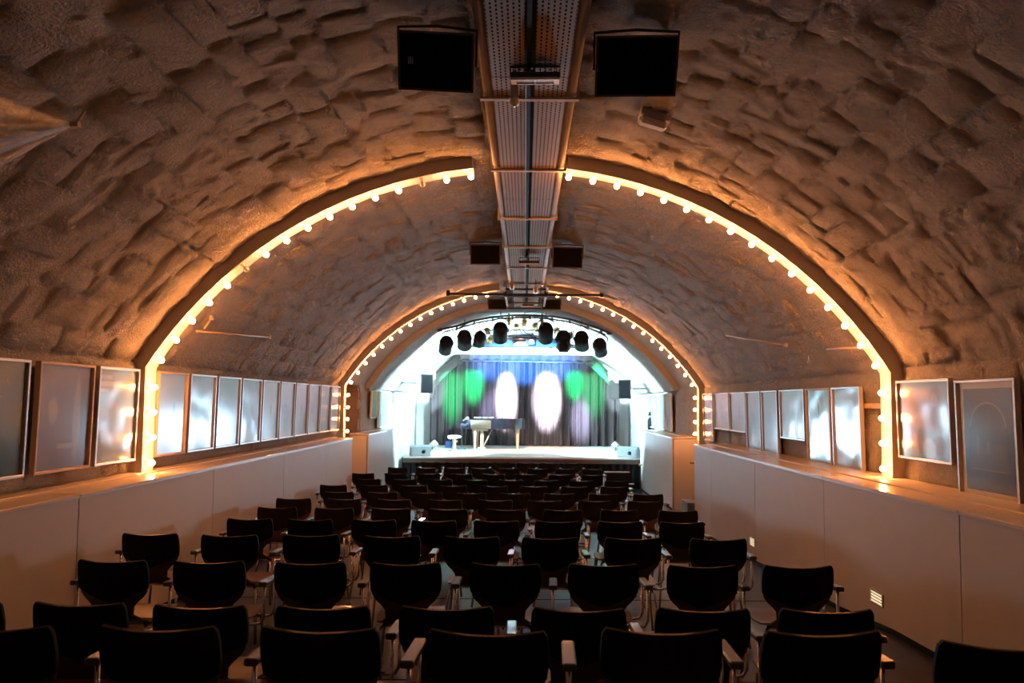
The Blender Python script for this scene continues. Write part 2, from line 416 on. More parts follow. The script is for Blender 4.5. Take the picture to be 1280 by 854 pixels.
DOOR_Y = (14.35, 15.75); DOOR_TOP = EYE + .5
def door_hole(U, V):
    c = (DOOR_Y[0] + DOOR_Y[1]) / 2; r = (DOOR_Y[1] - DOOR_Y[0]) / 2
    inx = np.abs(V - c) < r
    top = DOOR_TOP - .55 + .55 * np.sqrt(np.clip(1 - ((V - c) / r) ** 2, 0, 1))
    return inx & (U < top)
walls = {}
for side, nm in ((-1, 'wall_left'), (1, 'wall_right')):
    o = surface(nm, wall_map(side), -.8, ZS + .01, Y_BACK, Y_END, .03, M['plaster'], hole=door_hole if side < 0 else None, seed=side * 5.0 + 7, amp=1.2)
    tag(o, 'rough whitewashed stone side wall on the ' + ('left' if side < 0 else 'right'), kind='structure'); walls[side] = o
    stones(o, wall_map(side), LEDGE + .01, ZS - .01, 2.6, 16.1, .27, .40, 20 + side, lambda t: -(t[2]), useed=side * 5.0 + 7,
           hole=(lambda u, v: bool(door_hole(np.array(u - .15), np.array(v)))) if side < 0 else None)
    m = MB(); X = XL if side < 0 else XR
# far and near end walls
m = MB(); m.box((X0, Y_END + .1, 1.6), (8.2, .2, 5.4)); tag(m.build('wall_back', M['white']), 'end wall behind the stage curtain', kind='structure')
m = MB(); m.box((X0, Y_BACK - .1, 1.6), (8.2, .2, 5.4)); tag(m.build('wall_front', M['panel']), 'end wall behind the camera', kind='structure')
# arched doorway on the left, its reveal and its leaf
m = MB(); c = sum(DOOR_Y) / 2; r = (DOOR_Y[1] - DOOR_Y[0]) / 2 + .02
P = [[], []]
pts = [(c - r, -.7)] + [(c + r * math.sin(t), DOOR_TOP - .53 + .55 * math.cos(t)) for t in np.linspace(-math.pi / 2, math.pi / 2, 15)] + [(c + r, -.7)]
for (y, z) in pts: P[0].append((XL + .03, y, z)); P[1].append((XL - .5, y, z))
m.grid(P, smooth=False)
dr = m.build('door_1', M['door'], fixn=False); tag(dr, 'arched mauve doorway in the left wall', kind='structure')
m = MB(); m.prism([(0, y, z) for y, z in pts], (XL - .50, 0, 0), (-.05, 0, 0)); m.build('door_leaf', M['door'], dr)
m = MB(); m.box((XL - .47, c, 0.85), (.03, 1.3, .03)); m.build('door_rail', M['door'], dr)
m = MB(); m.tube([(XL - .47, c + .4, .42), (XL - .42, c + .4, .42), (XL - .42, c + .28, .42)], .01, 6); m.build('door_handle', M['chrome'], dr)

# panelled low walls with ledges
def panel_run(name, label, side, face, joints, back):
    root = empty(name, (face, joints[0], fz(joints[0])))
    tag(root, label, kind='structure')
    def local(mb): mb.v = [(x - face, y - joints[0], z - root.location.z) for x, y, z in mb.v]; return mb
    for a, b in zip(joints[:-1], joints[1:]):
        m = MB(); zb = min(fz(a), fz(b), fz((a + b) / 2)) - .15; g = .004
        m.box((face + side * .011, (a + b) / 2, (zb + LEDGE - .03) / 2), (.022, b - a - 2 * g, LEDGE - .03 - zb), ch=.002)
        local(m).build('panel', M['panel'], root)
        m = MB(); m.box((face + side * .145 - side * .012, (a + b) / 2, LEDGE - .014), (.29, b - a - .006, .028), ch=.004)
        local(m).build('ledge_board', M['ledge'], root)
    m = MB(); L0, L1 = joints[0], joints[-1]
    xa, xb = face + side * .285, back
    m.box(((xa + xb) / 2, (L0 + L1) / 2, LEDGE - .005), (abs(xb - xa), L1 - L0, .036), ch=.003); local(m).build('rear_ledge', M['ledge'], root)
    m = MB(); m.box((face + side * .035, (L0 + L1) / 2, (LEDGE - .9) / 2), (.02, L1 - L0 - .02, LEDGE + .8)); local(m).build('backing', M['black'], root)
    m = MB(); m.box((face + side * .008, (L0 + L1) / 2, LEDGE - .029), (.03, L1 - L0 - .01, .006)); local(m).build('edge_strip', M['alu'], root)
    for yy in (L1 - .011,) + ((L0 + .011,) if L0 > 5 else ()):
        m = MB(); zb = fz(yy) - .1
        m.box(((face + side * .024 + back) / 2, yy, (zb + LEDGE - .04) / 2), (abs(back - face) - .05, .022, LEDGE - .04 - zb)); local(m).build('end_panel', M['panel'], root)
    # black skirting where the panels meet the floor, following the rake
    pts = [y for y in FY if L0 < y < L1]; ys = [L0] + pts + [L1]; P = [[], []]
    m = MB()
    for y in ys: P[0].append((face - side * .008, y, fz(y))); P[1].append((face - side * .008, y, fz(y) + .05))
    m.grid(P, smooth=False); local(m).build('skirting', M['black'], root, fixn=False)
    return root
pl = panel_run('wall_left_panelling', 'pale panelled low wall with wooden ledge along the left', -1, PL, [Y_BACK, .7, 2.95, 5.17, 7.4, 9.56, 11.6, 13.3], XL)
pr = panel_run('wall_right_panelling', 'pale panelled low wall with wooden ledge along the right', 1, PR, [Y_BACK, .4, 2.6, 4.73, 6.86, 8.9, 11.0, 12.05], XR)
pl.name = 'wall_left'; pr.name = 'wall_right'
p3 = panel_run('wall_left', 'white panelled low wall beside the left of the stage', -1, -3.40, [14.9, 16.6, 18.45], XL)
p4 = panel_run('wall_right', 'white panelled low wall beside the right of the stage', 1, 3.14, [14.5, 16.4, 18.45], XR)
m = MB(); m.lathe([(0, 0), (.028, 0), (.028, .012), (.012, .02), (.012, .05), (0, .05)], 10, Matrix.Translation((.04, 14.52 - .02, .78)) @ Matrix.Rotation(R(90), 4, 'X'))

# ------------------------------------------------------------------ bulb arches
def bulb_arch(yf, depth, label, off_px, floor_posts):
    root = empty('bulb_arch', (X0, yf, LEDGE)); o = root.location
    tag(root, label, 'light arch', 'arches studded with bulbs')
    Ri, Ro = 4.26, 4.47; hw = 3.62; th_i = math.asin(hw / Ri)
    zsp = ZC + Ri * math.cos(th_i); zb = LEDGE + .012 if not floor_posts else fz(yf + .1)
    path = []
    path.append((-hw, zb)); path.append((-hw, zsp))
    n = 56
    for k in range(1, n): t = -th_i + 2 * th_i * k / n; path.append((Ri * math.sin(t), ZC + Ri * math.cos(t)))
    path.append((hw, zsp)); path.append((hw, zb))
    def outer(i):
        x, z = path[i]
        if i in (0, len(path) - 1): return (math.copysign(hw + .155, x), z)
        d = Vector((x, z - ZC)); d.normalize(); q = (d.x * Ro, ZC + d.y * Ro)
        if abs(q[0]) > hw + .155: q = (math.copysign(hw + .155, x), q[1] )
        return q
    L = lambda x, y, z: (x, y - o.y, z - o.z)
    def band(y0, y1, inner_off, name, mt, rest=0):
        m = MB(); P = [[], [], [], [], []]
        for i, (x, z) in enumerate(path):
            ox, oz = outer(i)
            d = Vector((x, z - ZC)).normalized() if 1 < i < len(path) - 2 else Vector((math.copysign(1, x), 0))
            ix, iz = x + d.x * inner_off, z + d.y * inner_off
            P[0].append(L(ix, y0, iz)); P[1].append(L(ox, y0, oz)); P[2].append(L(ox, y1, oz)); P[3].append(L(ix, y1, iz)); P[4].append(L(ix, y0, iz))
        keep = [i for i, (x, z) in enumerate(path) if abs(x) > .38]; hl = [i for i in keep if path[i][0] < 0]; hr = [i for i in keep if path[i][0] > 0]
        for hh in (hl, hr):
            m = MB(); m.grid([[row[i] for i in hh] for row in P], smooth=False)
            q = hh[-1] if hh is hl else hh[0]; m.add([P[r_][q] for r_ in range(4)], [[0, 1, 2, 3]]); m.build(name, mt, root)
    band(yf, yf + .028, 0, 'face_board', M['frame_face'])
    band(yf + .028, yf + depth, .012, 'bulb_board', M['soffit'])
    # bulbs: fitted along the board
    total = 2 * (zsp - zb) + 2 * Ri * th_i
    sp = .243
    spots = []
    zp = [LEDGE + .10 + .245 * k for k in range(4)]
    for z in zp: spots.append((-hw, z, 1, 0)); spots.append((hw, z, -1, 0))
    nb = int(2 * Ri * th_i / sp)
    for k in range(nb):
        t = -th_i + (k + .5) / nb * 2 * th_i; x = Ri * math.sin(t)
        if abs(x - .0) < .40: continue
        spots.append((x, ZC + Ri * math.cos(t), -math.sin(t), -math.cos(t)))
    yb = yf + .055
    offs = []
    for (px, py) in off_px:
        tx, tz = (px - 656) / F * yb - X0, EYE - (py - 503) / F * yb
        offs.append(min(range(len(spots)), key=lambda i: (spots[i][0] - tx) ** 2 + (spots[i][1] - tz) ** 2))
    mb_ = MB(); mb_.lathe([(0.0001, .082), (.014, .079), (.025, .068), (.029, .054), (.025, .040), (.014, .028), (.013, .02)], 10)
    proto = mb_.build('bulb', M['bulb_on'], root); proto2 = MB(); proto2.v = list(mb_.v); proto2.f = mb_.f; proto2.sm = mb_.sm; proto2.mi = mb_.mi
    off_mesh = proto.data.copy(); off_mesh.materials[0] = M['bulb_off']
    ms = MB(); ms.lathe([(.022, -.022), (.022, .004), (.016, .006), (.016, .026), (0.0001, .026)], 8); sproto = ms.build('socket', M['soffit'], proto)
    for i, (x, z, nx, nz) in enumerate(spots):
        if i == 0: b, s_ = proto, sproto
        else:
            b = proto.copy(); COL.objects.link(b); b.parent = root
            s_ = sproto.copy(); COL.objects.link(s_); s_.parent = b
        b.location = L(x + nx * .010, yb, z + nz * .010)
        b.rotation_euler = Vector((nx, 0, nz)).to_track_quat('Z', 'Y').to_euler()
        if i in offs:
            b.data = off_mesh; b['label'] = 'unlit clear bulb'
    return root
bulb_arch(A1, .22, 'nearest arch lined with warm round bulbs, standing on the ledges', [(523, 228), (303, 338)], False)
bulb_arch(A2, .20, 'farther arch lined with warm round bulbs, just before the stage', [(640, 358)], True)

# ------------------------------------------------------------------ chairs
def chair_shell():
    # centre-line profile: (y, z, half width, transverse bow)
    pr_ = [(.475, .425, .150, .000), (.470, .445, .185, .002), (.43, .452, .205, .004), (.33, .440, .212, .010), (.22, .428, .210, .014), (.13, .425, .190, .016), (.075, .440, .150, .014),
           (.045, .480, .122, .006), (.030, .530, .128, .012), (.022, .562, .152, .020), (.014, .590, .182, .028), (.006, .620, .203, .032), (-.004, .660, .213, .034), (-.016, .730, .216, .034), (-.026, .785, .212, .033), (-.030, .808, .208, .031), (-.032, .820, .196, .028)]
    nj = 13; T = .010
    top = []; bot = []
    N = []
    for i in range(len(pr_)):
        a = Vector(pr_[max(i - 1, 0)][:2]); b = Vector(pr_[min(i + 1, len(pr_) - 1)][:2]); t = (b - a).normalized(); N.append(Vector((-t.y, t.x)))   # rearward/down normal
    for i, (y, z, hw, bow) in enumerate(pr_):
        r1, r2 = [], []
        for j in range(nj):
            u = -1 + 2 * j / (nj - 1); x = hw * u
            e = bow * u * u
            # seat: sides rise; back: sides come forward
            nn = -N[i]
            back = min(max((z - .45) / .12, 0), 1)
            dy = e * back + (nn.x * e * .6) * (1 - back); dz = (e * (1 - back)) - (.010 * (1 - u * u) if i >= len(pr_) - 3 else 0) * 1.0
            p = Vector((x, y + dy, z + dz)); r1.append(tuple(p)); q = Vector((x, p.y - nn.x * T, p.z - nn.y * T)); r2.append(tuple(q))
        top.append(r1); bot.append(r2)
    m = MB(); m.grid(top); m.grid(bot)
    ni = len(pr_)
    edge = [top[0], bot[0]]; m.grid([top[0], bot[0]]); m.grid([top[-1], bot[-1]])
    m.grid([[r[0] for r in top], [r[0] for r in bot]]); m.grid([[r[-1] for r in top], [r[-1] for r in bot]])
    return m
PROFILE = [(.045, .480, .122, .006), (.030, .530, .128, .012), (.022, .562, .152, .020), (.014, .590, .182, .028), (.006, .620, .203, .032), (-.004, .660, .213, .034), (-.016, .730, .216, .034), (-.026, .785, .212, .033), (-.030, .808, .208, .031), (-.032, .820, .196, .028)]
def back_cover():
    zs = [p[1] for p in PROFILE]; nj = 13; ni = 9; fr, bk = [], []
    for i in range(ni):
        r1, r2 = [], []
        for j in range(nj):
            u = -1 + 2 * j / (nj - 1); zl = .560 + .085 * abs(u) ** 1.6; z = zl + (.822 - zl) * (i / (ni - 1)) ** .8
            y = np.interp(z, zs, [p[0] for p in PROFILE]); hw = np.interp(z, zs, [p[2] for p in PROFILE]) + .003; bow = np.interp(z, zs, [p[3] for p in PROFILE])
            zz = z - (.012 * (1 - u * u)) * max(0, (z - .77) / .05)
            r1.append((hw * u, y + bow * u * u + .003, zz)); r2.append((hw * u, y + bow * u * u - .0135, zz - .002))
        fr.append(r1); bk.append(r2)
    m = MB(); m.grid(fr); m.grid(bk); m.grid([fr[-1], bk[-1]]); m.grid([fr[0], bk[0]]); m.grid([[r[0] for r in fr], [r[0] for r in bk]]); m.grid([[r[-1] for r in fr], [r[-1] for r in bk]])
    return m
def arm_parts(side, root, arm_dx=.295):
    s = side
    m = MB(); m.box((0, 0, 0), (.052, .27, .030), ch=.006)
    o = m.build('armrest', M['arm'], root); o.location = (s * arm_dx, .22, .655); o.rotation_euler = (R(-1.5), 0, 0)
    m = MB(); x = s * arm_dx
    m.tube([(s * .10, .34, .405), (s * .24, .34, .405), (s * .275, .34, .41), (x, .335, .44), (x, .33, .642)], .0095, 7); m.build('arm_support', M['chrome'], root); m = MB()
    m.tube([(s * .10, .14, .405), (s * .24, .14, .405), (s * .275, .14, .41), (x, .135, .44), (x, .13, .642)], .0095, 7)
    m.build('arm_support', M['chrome'], root)
def make_chair(both):
    root = empty('shell_armchair')
    o = chair_shell().build('seat_shell', M['shell'], root, fixn=True)
    tag(back_cover().build('back_cover', M['pad'], root, fixn=True), 'black cover over the upper backrest')
    for sx in (-1, 1):
        m = MB(); m.tube([(sx * .15, .37, .425), (sx * .19, .41, .39), (sx * .225, .445, .008)], .0105, 7); m.build('leg', M['chrome'], root)
        m = MB(); m.tube([(sx * .14, .14, .418), (sx * .18, .09, .38), (sx * .225, .0, .008)], .0105, 7); m.build('leg', M['chrome'], root)
    m = MB(); m.tube([(-.15, .37, .415), (.15, .37, .415)], .0105, 7); m.tube([(-.14, .14, .41), (.14, .14, .41)], .0105, 7); m.tube([(-.1, .14, .412), (-.1, .37, .412)], .009, 6); m.tube([(.1, .14, .412), (.1, .37, .412)], .009, 6)
    m.build('seat_frame', M['chrome'], root)
    arm_parts(1, root)
    if both: arm_parts(-1, root)
    bpy.context.view_layer.update()
    remember(root)
    return root
chair_r = make_chair(False); chair_b = make_chair(True)
ORD = ['first', 'second', 'third', 'fourth', 'fifth', 'sixth', 'seventh', 'eighth', 'ninth', 'tenth', 'eleventh', 'twelfth', 'thirteenth']
rows = [ # y, list of X, top px y
    (2.45, [-1.88, -1.294, -.718, -.124, .50, 1.078], 781),
    (3.10, [-2.60, -2.03, -1.465, -.915, -.35, .26, .82, 1.385], 756),
    (4.15, [-2.52, -1.92, -1.30, -.71, -.107, .49, 1.09, 1.68], 705),
    (5.20, [-2.87, -2.24, -1.63, -1.00, -.39, .21, .84, 1.48], 670),
]
def lin(y, a, b, n): return (y, [a + (b - a) * k / (n - 1) for k in range(n)], None)
rows += [lin(6.5, -2.50, 1.64, 8), lin(7.5, -2.81, 1.62, 8), lin(8.5, -2.73, 1.66, 8), lin(9.7, -2.80, 1.61, 8), lin(10.9, -2.88, 1.60, 8),
         lin(12.1, -2.85, 1.55, 8), lin(13.4, -3.0, 1.50, 8), lin(15.0, -2.93, 1.36, 8), lin(17.0, -2.24, 1.32, 7)]
used = set()
for ri, (y, xs, _) in enumerate(rows):
    shift = 0 if ri < 4 else (.13 if ri % 2 else -.13) + rnd.uniform(-.05, .05)
    for ci, x in enumerate(xs):
        x = x + shift
        both = ci == 0
        src = chair_b if both else chair_r
        if src not in used: o = src; used.add(src)
        else: o = copy_tree(src)
        jx, jy = rnd.uniform(-.008, .008), rnd.uniform(-.02, .02)
        yy = y + .03 + jy
        o.location = (x + jx, yy, fz(yy)); o.rotation_euler = (math.atan((fz(yy + .44) - fz(yy)) / .44), 0, R(rnd.uniform(-2.5, 2.5)))
        row = 'row nearest the camera' if ri == 0 else ('front row nearest the stage' if ri == len(rows) - 1 else ORD[ri] + ' row from the camera')
        tag(o, 'dark shell armchair, %s from the left in the %s' % (ORD[ci], row), 'chair', 'dark shell armchairs in rows facing the stage')
o = copy_tree(chair_r); o.location = (1.64, 2.36, 0); o.rotation_euler = (0, 0, R(-9))
tag(o, 'dark shell armchair standing alone by the right wall, nearest the camera', 'chair', 'dark shell armchairs in rows facing the stage')
# narrow platform fill under first row handled by the floor itself

# ------------------------------------------------------------------ pictures on the walls
def print_mat(name, bg, shapes, noise_c=None):
    """flat print; shapes: list of (kind, cx, cz, rx, rz, color, soft)"""
    m, nt, b = new_mat(name); L = nt.links.new
    b.inputs['Roughness'].default_value = .6
    tc = nt.nodes.new('ShaderNodeTexCoord'); sp = nt.nodes.new('ShaderNodeSeparateXYZ'); L(tc.outputs['Object'], sp.inputs[0])
    n = nt.nodes.new('ShaderNodeTexNoise'); n.inputs['Scale'].default_value = 6; n.inputs['Detail'].default_value = 4; L(tc.outputs['Object'], n.inputs['Vector'])
    mx = nt.nodes.new('ShaderNodeMix'); mx.data_type = 'RGBA'; L(n.outputs['Fac'], mx.inputs[0]); mx.inputs[6].default_value = (*bg, 1); mx.inputs[7].default_value = (*(noise_c or [c * 1.5 for c in bg]), 1)
    cur = mx.outputs[2]
    def mth(op, a, b_=None):
        q = nt.nodes.new('ShaderNodeMath'); q.operation = op
        for k, v in enumerate((a, b_)):
            if v is None: continue
            if isinstance(v, (int, float)): q.inputs[k].default_value = v
            else: L(v, q.inputs[k])
        return q.outputs[0]
    for (kind, cx, cz, rx, rz, c, soft) in shapes:
        dx = mth('DIVIDE', mth('SUBTRACT', sp.outputs['X'], cx), rx); dz = mth('DIVIDE', mth('SUBTRACT', sp.outputs['Z'], cz), rz)
        wob = mth('MULTIPLY', mth('SUBTRACT', n.outputs['Fac'], .5), soft)
        if kind == 'e': d = mth('SQRT', mth('ADD', mth('MULTIPLY', dx, dx), mth('MULTIPLY', dz, dz)))
        elif kind == 'b': d = mth('MAXIMUM', mth('ABSOLUTE', dx), mth('ABSOLUTE', dz))
        elif kind == 'r': d = mth('ADD', mth('MULTIPLY', mth('ABSOLUTE', mth('SUBTRACT', mth('SQRT', mth('ADD', mth('MULTIPLY', dx, dx), mth('MULTIPLY', dz, dz))), 1.0)), 22.0), mth('MULTIPLY', mth('LESS_THAN', dz, 0.0), 9.0))
        d = mth('ADD', d, wob); mr_ = nt.nodes.new('ShaderNodeMapRange'); mr_.interpolation_type = 'SMOOTHSTEP'; mr_.inputs['From Min'].default_value = 1.25 if kind != 'r' else 1.05; mr_.inputs['From Max'].default_value = .7; mr_.inputs['To Max'].default_value = .75; L(d, mr_.inputs['Value']); f = mr_.outputs[0]
        q = nt.nodes.new('ShaderNodeMix'); q.data_type = 'RGBA'; L(f, q.inputs[0]); L(cur, q.inputs[6]); q.inputs[7].default_value = (*c, 1); cur = q.outputs[2]
    L(cur, b.inputs['Base Color'])
    return m
panes = [pane_mat('wavy_acrylic_pane', .35, 2.2, 0), pane_mat('wavy_acrylic_pane', .25, 1.6, 4), pane_mat('strongly_warped_pane', .5, 2.2, 9), pane_mat('wavy_acrylic_pane', .5, 2.4, 6)]
def picture(side, y0, y1, ztop, zbot, label, fm, pm, pane, mountm=None, mount=0.0, tilt=1.2, off=.05):
    """hangs on the side wall; local x runs along the wall, z up, -y faces the room"""
    wd = y1 - y0; h = ztop - zbot; X = (XL + off) if side < 0 else (XR - off)
    root = empty('framed_poster', (X, (y0 + y1) / 2, zbot), (R(tilt) * 1, 0, R(90) if side < 0 else R(-90)))
    if side < 0: root.rotation_euler = (R(tilt), 0, R(90))
    else: root.rotation_euler = (R(tilt), 0, R(-90))
    t = .022; dp = .045
    m = MB()
    for (cx, cz, sx, sz) in ((0, t / 2, wd, t), (0, h - t / 2, wd, t), (-wd / 2 + t / 2, h / 2, t, h - 2 * t), (wd / 2 - t / 2, h / 2, t, h - 2 * t)):
        m.box((cx, -dp / 2, cz), (sx, dp, sz), ch=.003)
    m.build('frame', fm, root)
    m = MB(); m.box((0, -.006, h / 2), (wd - .02, .008, h - .02)); bk = m.build('backing', M['black'], root)
    if mountm:
        m = MB(); m.box((0, -.012, h / 2), (wd - 2 * t, .003, h - 2 * t)); m.build('mount', mountm, root)
    mo = mount
    m = MB(); m.box((0, 0, 0), (wd - 2 * t - 2 * mo, .003, h - 2 * t - 2 * mo)); p = m.build('print', pm, root); p.location = (0, -.0155, h / 2)
    m = MB(); a, b = wd / 2 - t, h / 2 - t; m.add([(-a, 0, -b), (a, 0, -b), (a, 0, b), (-a, 0, b)], [[0, 1, 2, 3]]); g = m.build('pane', pane, root, fixn=False); g.location = (0, -.026, h / 2)
    tag(root, label, 'poster', 'framed posters along the side walls')
    return root
zt, zb_ = EYE + .29, EYE - .585
DT = (.03, .10, .13)
pm_teal = print_mat('teal_stage_print', (.02, .09, .13), [('e', -.05, .05, .10, .30, (.22, .25, .25), 1.2), ('b', .02, -.13, .05, .03, (.15, .25, .30), .2), ('e', .0, -.26, .05, .10, (.25, .30, .30), .6)])
pm_mauve = print_mat('mauve_figure_print', (.16, .10, .17), [('e', .16, -.02, .045, .34, (.40, .34, .36), .5), ('e', -.13, .05, .05, .11, (.42, .34, .32), 1.0), ('b', .03, -.235, .09, .018, (.42, .38, .42), .1), ('b', .03, -.20, .09, .008, (.08, .12, .2), .1)], (.22, .20, .30))
pm_letter = print_mat('pale_blue_lettered_print', (.25, .40, .46), [
    ('b', -.17 , .345, .085, .018, (.75, .74, .70), .5), ('b', -.10, .285, .155, .022, (.75, .74, .70), .5), ('b', -.19, .225, .06, .017, (.75, .74, .70), .5), ('e', -.08, .12, .06, .05, (.45, .35, .36), .8), ('e', -.13, -.16, .07, .16, (.34, .33, .36), 1.2)], (.36, .50, .56))
pm_pale = print_mat('pale_blue_print', (.35, .45, .50), [('e', .06, .0, .03, .12, (.10, .24, .30), .6), ('b', -.08, -.02, .10, .02, (.5, .5, .5), .4), ('e', .0, -.25, .14, .05, (.48, .42, .45), .8)], (.5, .52, .55))
pm_mist = print_mat('misty_grey_blue_print', (.30, .36, .40), [('e', -.03, -.05, .13, .2, (.22, .30, .36), 1.2)], (.42, .46, .5))
pm_dark = print_mat('dark_blue_print', (.06, .09, .13), [('e', .0, -.05, .08, .2, (.14, .16, .20), 1.2)])
pm_boots = print_mat('pink_figure_print', (.10, .20, .24), [('b', -.05, .10, .33, .19, (.42, .24, .20), .6), ('e', .17, .10, .10, .20, (.20, .16, .16), .9), ('e', .15, .18, .05, .06, (.45, .30, .26), .5), ('e', -.25, -.18, .15, .10, (.45, .20, .13), .6), ('e', -.07, -.20, .06, .13, (.10, .06, .05), .6), ('e', .2, -.22, .11, .09, (.12, .08, .07), .6), ('e', .05, -.26, .1, .1, (.26, .42, .46), .7)])
pm_arch = print_mat('navy_arch_print', (.012, .03, .06), [('r', .0, .10, .20, .19, (.25, .22, .18), 0), ('b', .0, -.14, .20, .10, (.10, .085, .075), .9), ('b', .0, -.235, .2, .004, (.28, .16, .12), .2), ('e', -.12, -.05, .02, .08, (.2, .16, .14), .6), ('e', .0, -.06, .02, .06, (.16, .13, .12), .6)], (.02, .05, .08))
pm_body = print_mat('white_and_teal_print', (.16, .26, .30), [('e', -.03, .24, .06, .12, (.75, .80, .80), .4), ('b', .06, .0, .10, .30, (.62, .68, .66), 1.0), ('e', -.17, -.18, .04, .12, (.60, .35, .22), .4), ('e', .04, -.10, .09, .03, (.06, .06, .07), .5), ('e', -.02, .2, .03, .08, (.1, .15, .18), .5)])
lp = [(4.42, 5.10, M['alu'], pm_teal, 0, 'teal poster with a pale figure, leftmost on the left wall'),
      (5.20, 5.87, M['oak'], pm_mauve, 1, 'mauve poster with two pale shapes, second from left edge'),
      (5.93, 6.55, M['alu'], pm_letter, 3, 'pale blue poster with three lettered lines, just before the near bulb arch')]
for a, b, fm, pm, pn, lab in lp: picture(-1, a, b, zt, zb_, lab, fm, pm, panes[pn])
ys = [6.90, 7.56, 8.24, 8.95, 9.66, 10.36, 11.06, 11.74, 12.42, 13.10, 13.74]
pms = [pm_pale, pm_mist, pm_mist, pm_mist, pm_pale, pm_mist, pm_pale, pm_mist, pm_dark, pm_pale]
nmz = ['pale poster with a small blue cone, first behind the near bulb arch on the left', 'misty grey blue poster, second behind the near arch on the left wall', 'pale poster, third behind the near arch on the left wall', 'pale poster, fourth behind the near arch on the left wall',
       'pale poster, fifth behind the near arch on the left wall', 'pale poster, sixth behind the near arch on the left wall', 'pale poster, seventh behind the near arch on the left wall', 'pale poster, eighth behind the near arch on the left wall',
       'darker blue grey poster, next to last before the far bulb arch on the left', 'pinkish pale poster, last before the far bulb arch on the left wall']
for k in range(10): picture(-1, ys[k], ys[k + 1] - .05, zt, zb_, nmz[k], M['alu'] if k else M['oak'], pms[k], panes[(k + 1) % 2])
rp = [(4.15, 4.86, .21, .73, M['alu'], pm_dark, 0, 'dark poster cut off by the right edge of the photo', 0),
      (4.96, 5.66, .21, .74, M['alu'], pm_arch, 1, 'navy poster with a thin arch outline in a cream mount', .05),
      (5.74, 6.56, .235, .50, M['alu'], pm_boots, 2, 'wide warped poster with pink figures, just before the right bulb post', 0),
      (7.27, 7.94, .20, .72, M['alu'], pm_mist, 3, 'tall pale silvery poster, first behind the near arch on the right', 0),
      (7.99, 8.68, .20, .72, M['oak'], pm_body, 2, 'tall poster with white and teal shapes and warped glazing', 0),
      (8.74, 9.58, .20, .47, M['alu'], pm_pale, 0, 'short wide pale poster hung under the wall lamp glow', 0),
      (9.66, 10.30, .20, .72, M['alu'], pm_mist, 1, 'tall pale poster, right one of the touching pair', 0),
      (10.36, 11.02, .20, .72, M['alu'], pm_mist, 0, 'tall pale poster, left one of the touching pair', 0),
      (11.08, 11.92, .20, .47, M['alu'], pm_pale, 1, 'short pale poster, third from the far right bulb post', 0),
      (11.98, 12.9, .20, .47, M['alu'], pm_mist, 0, 'short silvery poster, second from the far right bulb post', 0),
      (12.98, 13.66, .20, .72, M['alu'], pm_mauve, 1, 'narrow looking pinkish poster beside the far right bulb post', 0)]
for a, b, t, bt, fm, pm, pn, lab, mo in rp: picture(1, a, b, EYE + t, EYE - bt, lab, fm, pm, panes[pn], M['mount'] if mo else None, mo)
for k, (a, b) in enumerate(((16.5, 17.2), (17.3, 18.6))): picture(-1, a, b, EYE + .26, EYE - (.42 if k == 0 else .68), 'washed out white poster beside the stage on the left, ' + ('nearer one' if k == 0 else 'farther one'), M['white'], pm_pale, panes[0], off=.07, tilt=1.5)
for k in range(4): picture(1, 16.6 + .74 * k, 17.26 + .74 * k, EYE + .25, EYE - .68, 'washed out white poster beside the stage on the right, %s of four' % ['nearest', 'second', 'third', 'farthest'][k], M['white'], pm_pale, panes[1], off=.07, tilt=1.5)
# hanging rails
for side, z in ((-1, EYE + .215), (1, EYE - .01)):
    for nm, (a, b) in enumerate(((2.5, A1 - .02), (A1 + .23, A2 - .02))):
        X = XL + .028 if side < 0 else XR - .028
        m = MB(); m.box((0, 0, 0), (.03, b - a, .055), ch=.004)
        o = m.build('hanging_rail', M['oak'], loc=(X, (a + b) / 2, z))
        tag(o, 'wooden lath behind the posters on the %s wall, %s the bulb arch' % ('left' if side < 0 else 'right', 'before' if nm == 0 else 'beyond'), 'rail', 'poster rails')

# ------------------------------------------------------------------ cable tray along the crown
TZ = EYE + 2.29
tray = empty('cable_tray', (.02, 3.0, TZ)); tag(tray, 'perforated steel cable tray running along the crown of the vault', 'cable tray')
def trl(mb): mb.v = [(x - .02, y - 3.0, z - TZ) for x, y, z in mb.v]; return mb
TY0, TY1 = 1.8, 16.2
for sx in (-1, 1):
    nseg = 5; L_ = (TY1 - TY0) / nseg
    for k in range(nseg):
        m = MB(); ya, yb = TY0 + k * L_ + .004, TY0 + (k + 1) * L_ - .004
        xa, xb = (.02 + sx * .035), (.02 + sx * .275)
        m.add([(xa, ya, TZ), (xb, ya, TZ), (xb, yb, TZ), (xa, yb, TZ)], [[0, 1, 2, 3]])
        m.add([(xb, ya, TZ), (xb, ya, TZ + .05), (xb, yb, TZ + .05), (xb, yb, TZ)], [[0, 1, 2, 3]])
        m.add([(xa, ya, TZ), (xa, ya, TZ + .05), (xa, yb, TZ + .05), (xa, yb, TZ)], [[0, 1, 2, 3]])
        trl(m).build('tray_panel', M['tray'], tray, fixn=False)
    m = MB(); m.tube([(.02 + sx * .315, TY0, TZ + .045), (.02 + sx * .315, 13.4, TZ + .045)], .036, 12); trl(m).build('conduit', M['frame_face'], tray)
m = MB(); m.box((.02, (TY0 + TY1) / 2, TZ + .06), (.66, TY1 - TY0, .01)); trl(m).build('tray_cover', M['black'], tray)
m = MB(); m.box((.012, (TY0 + TY1) / 2, TZ - .008), (.030, TY1 - TY0, .022)); trl(m).build('power_track', M['black'], tray)
m = MB(); m.box((-.008, (4.6 + TY1) / 2, TZ - .010), (.008, TY1 - 4.6, .026)); trl(m).build('track_edge', M['alu'], tray)
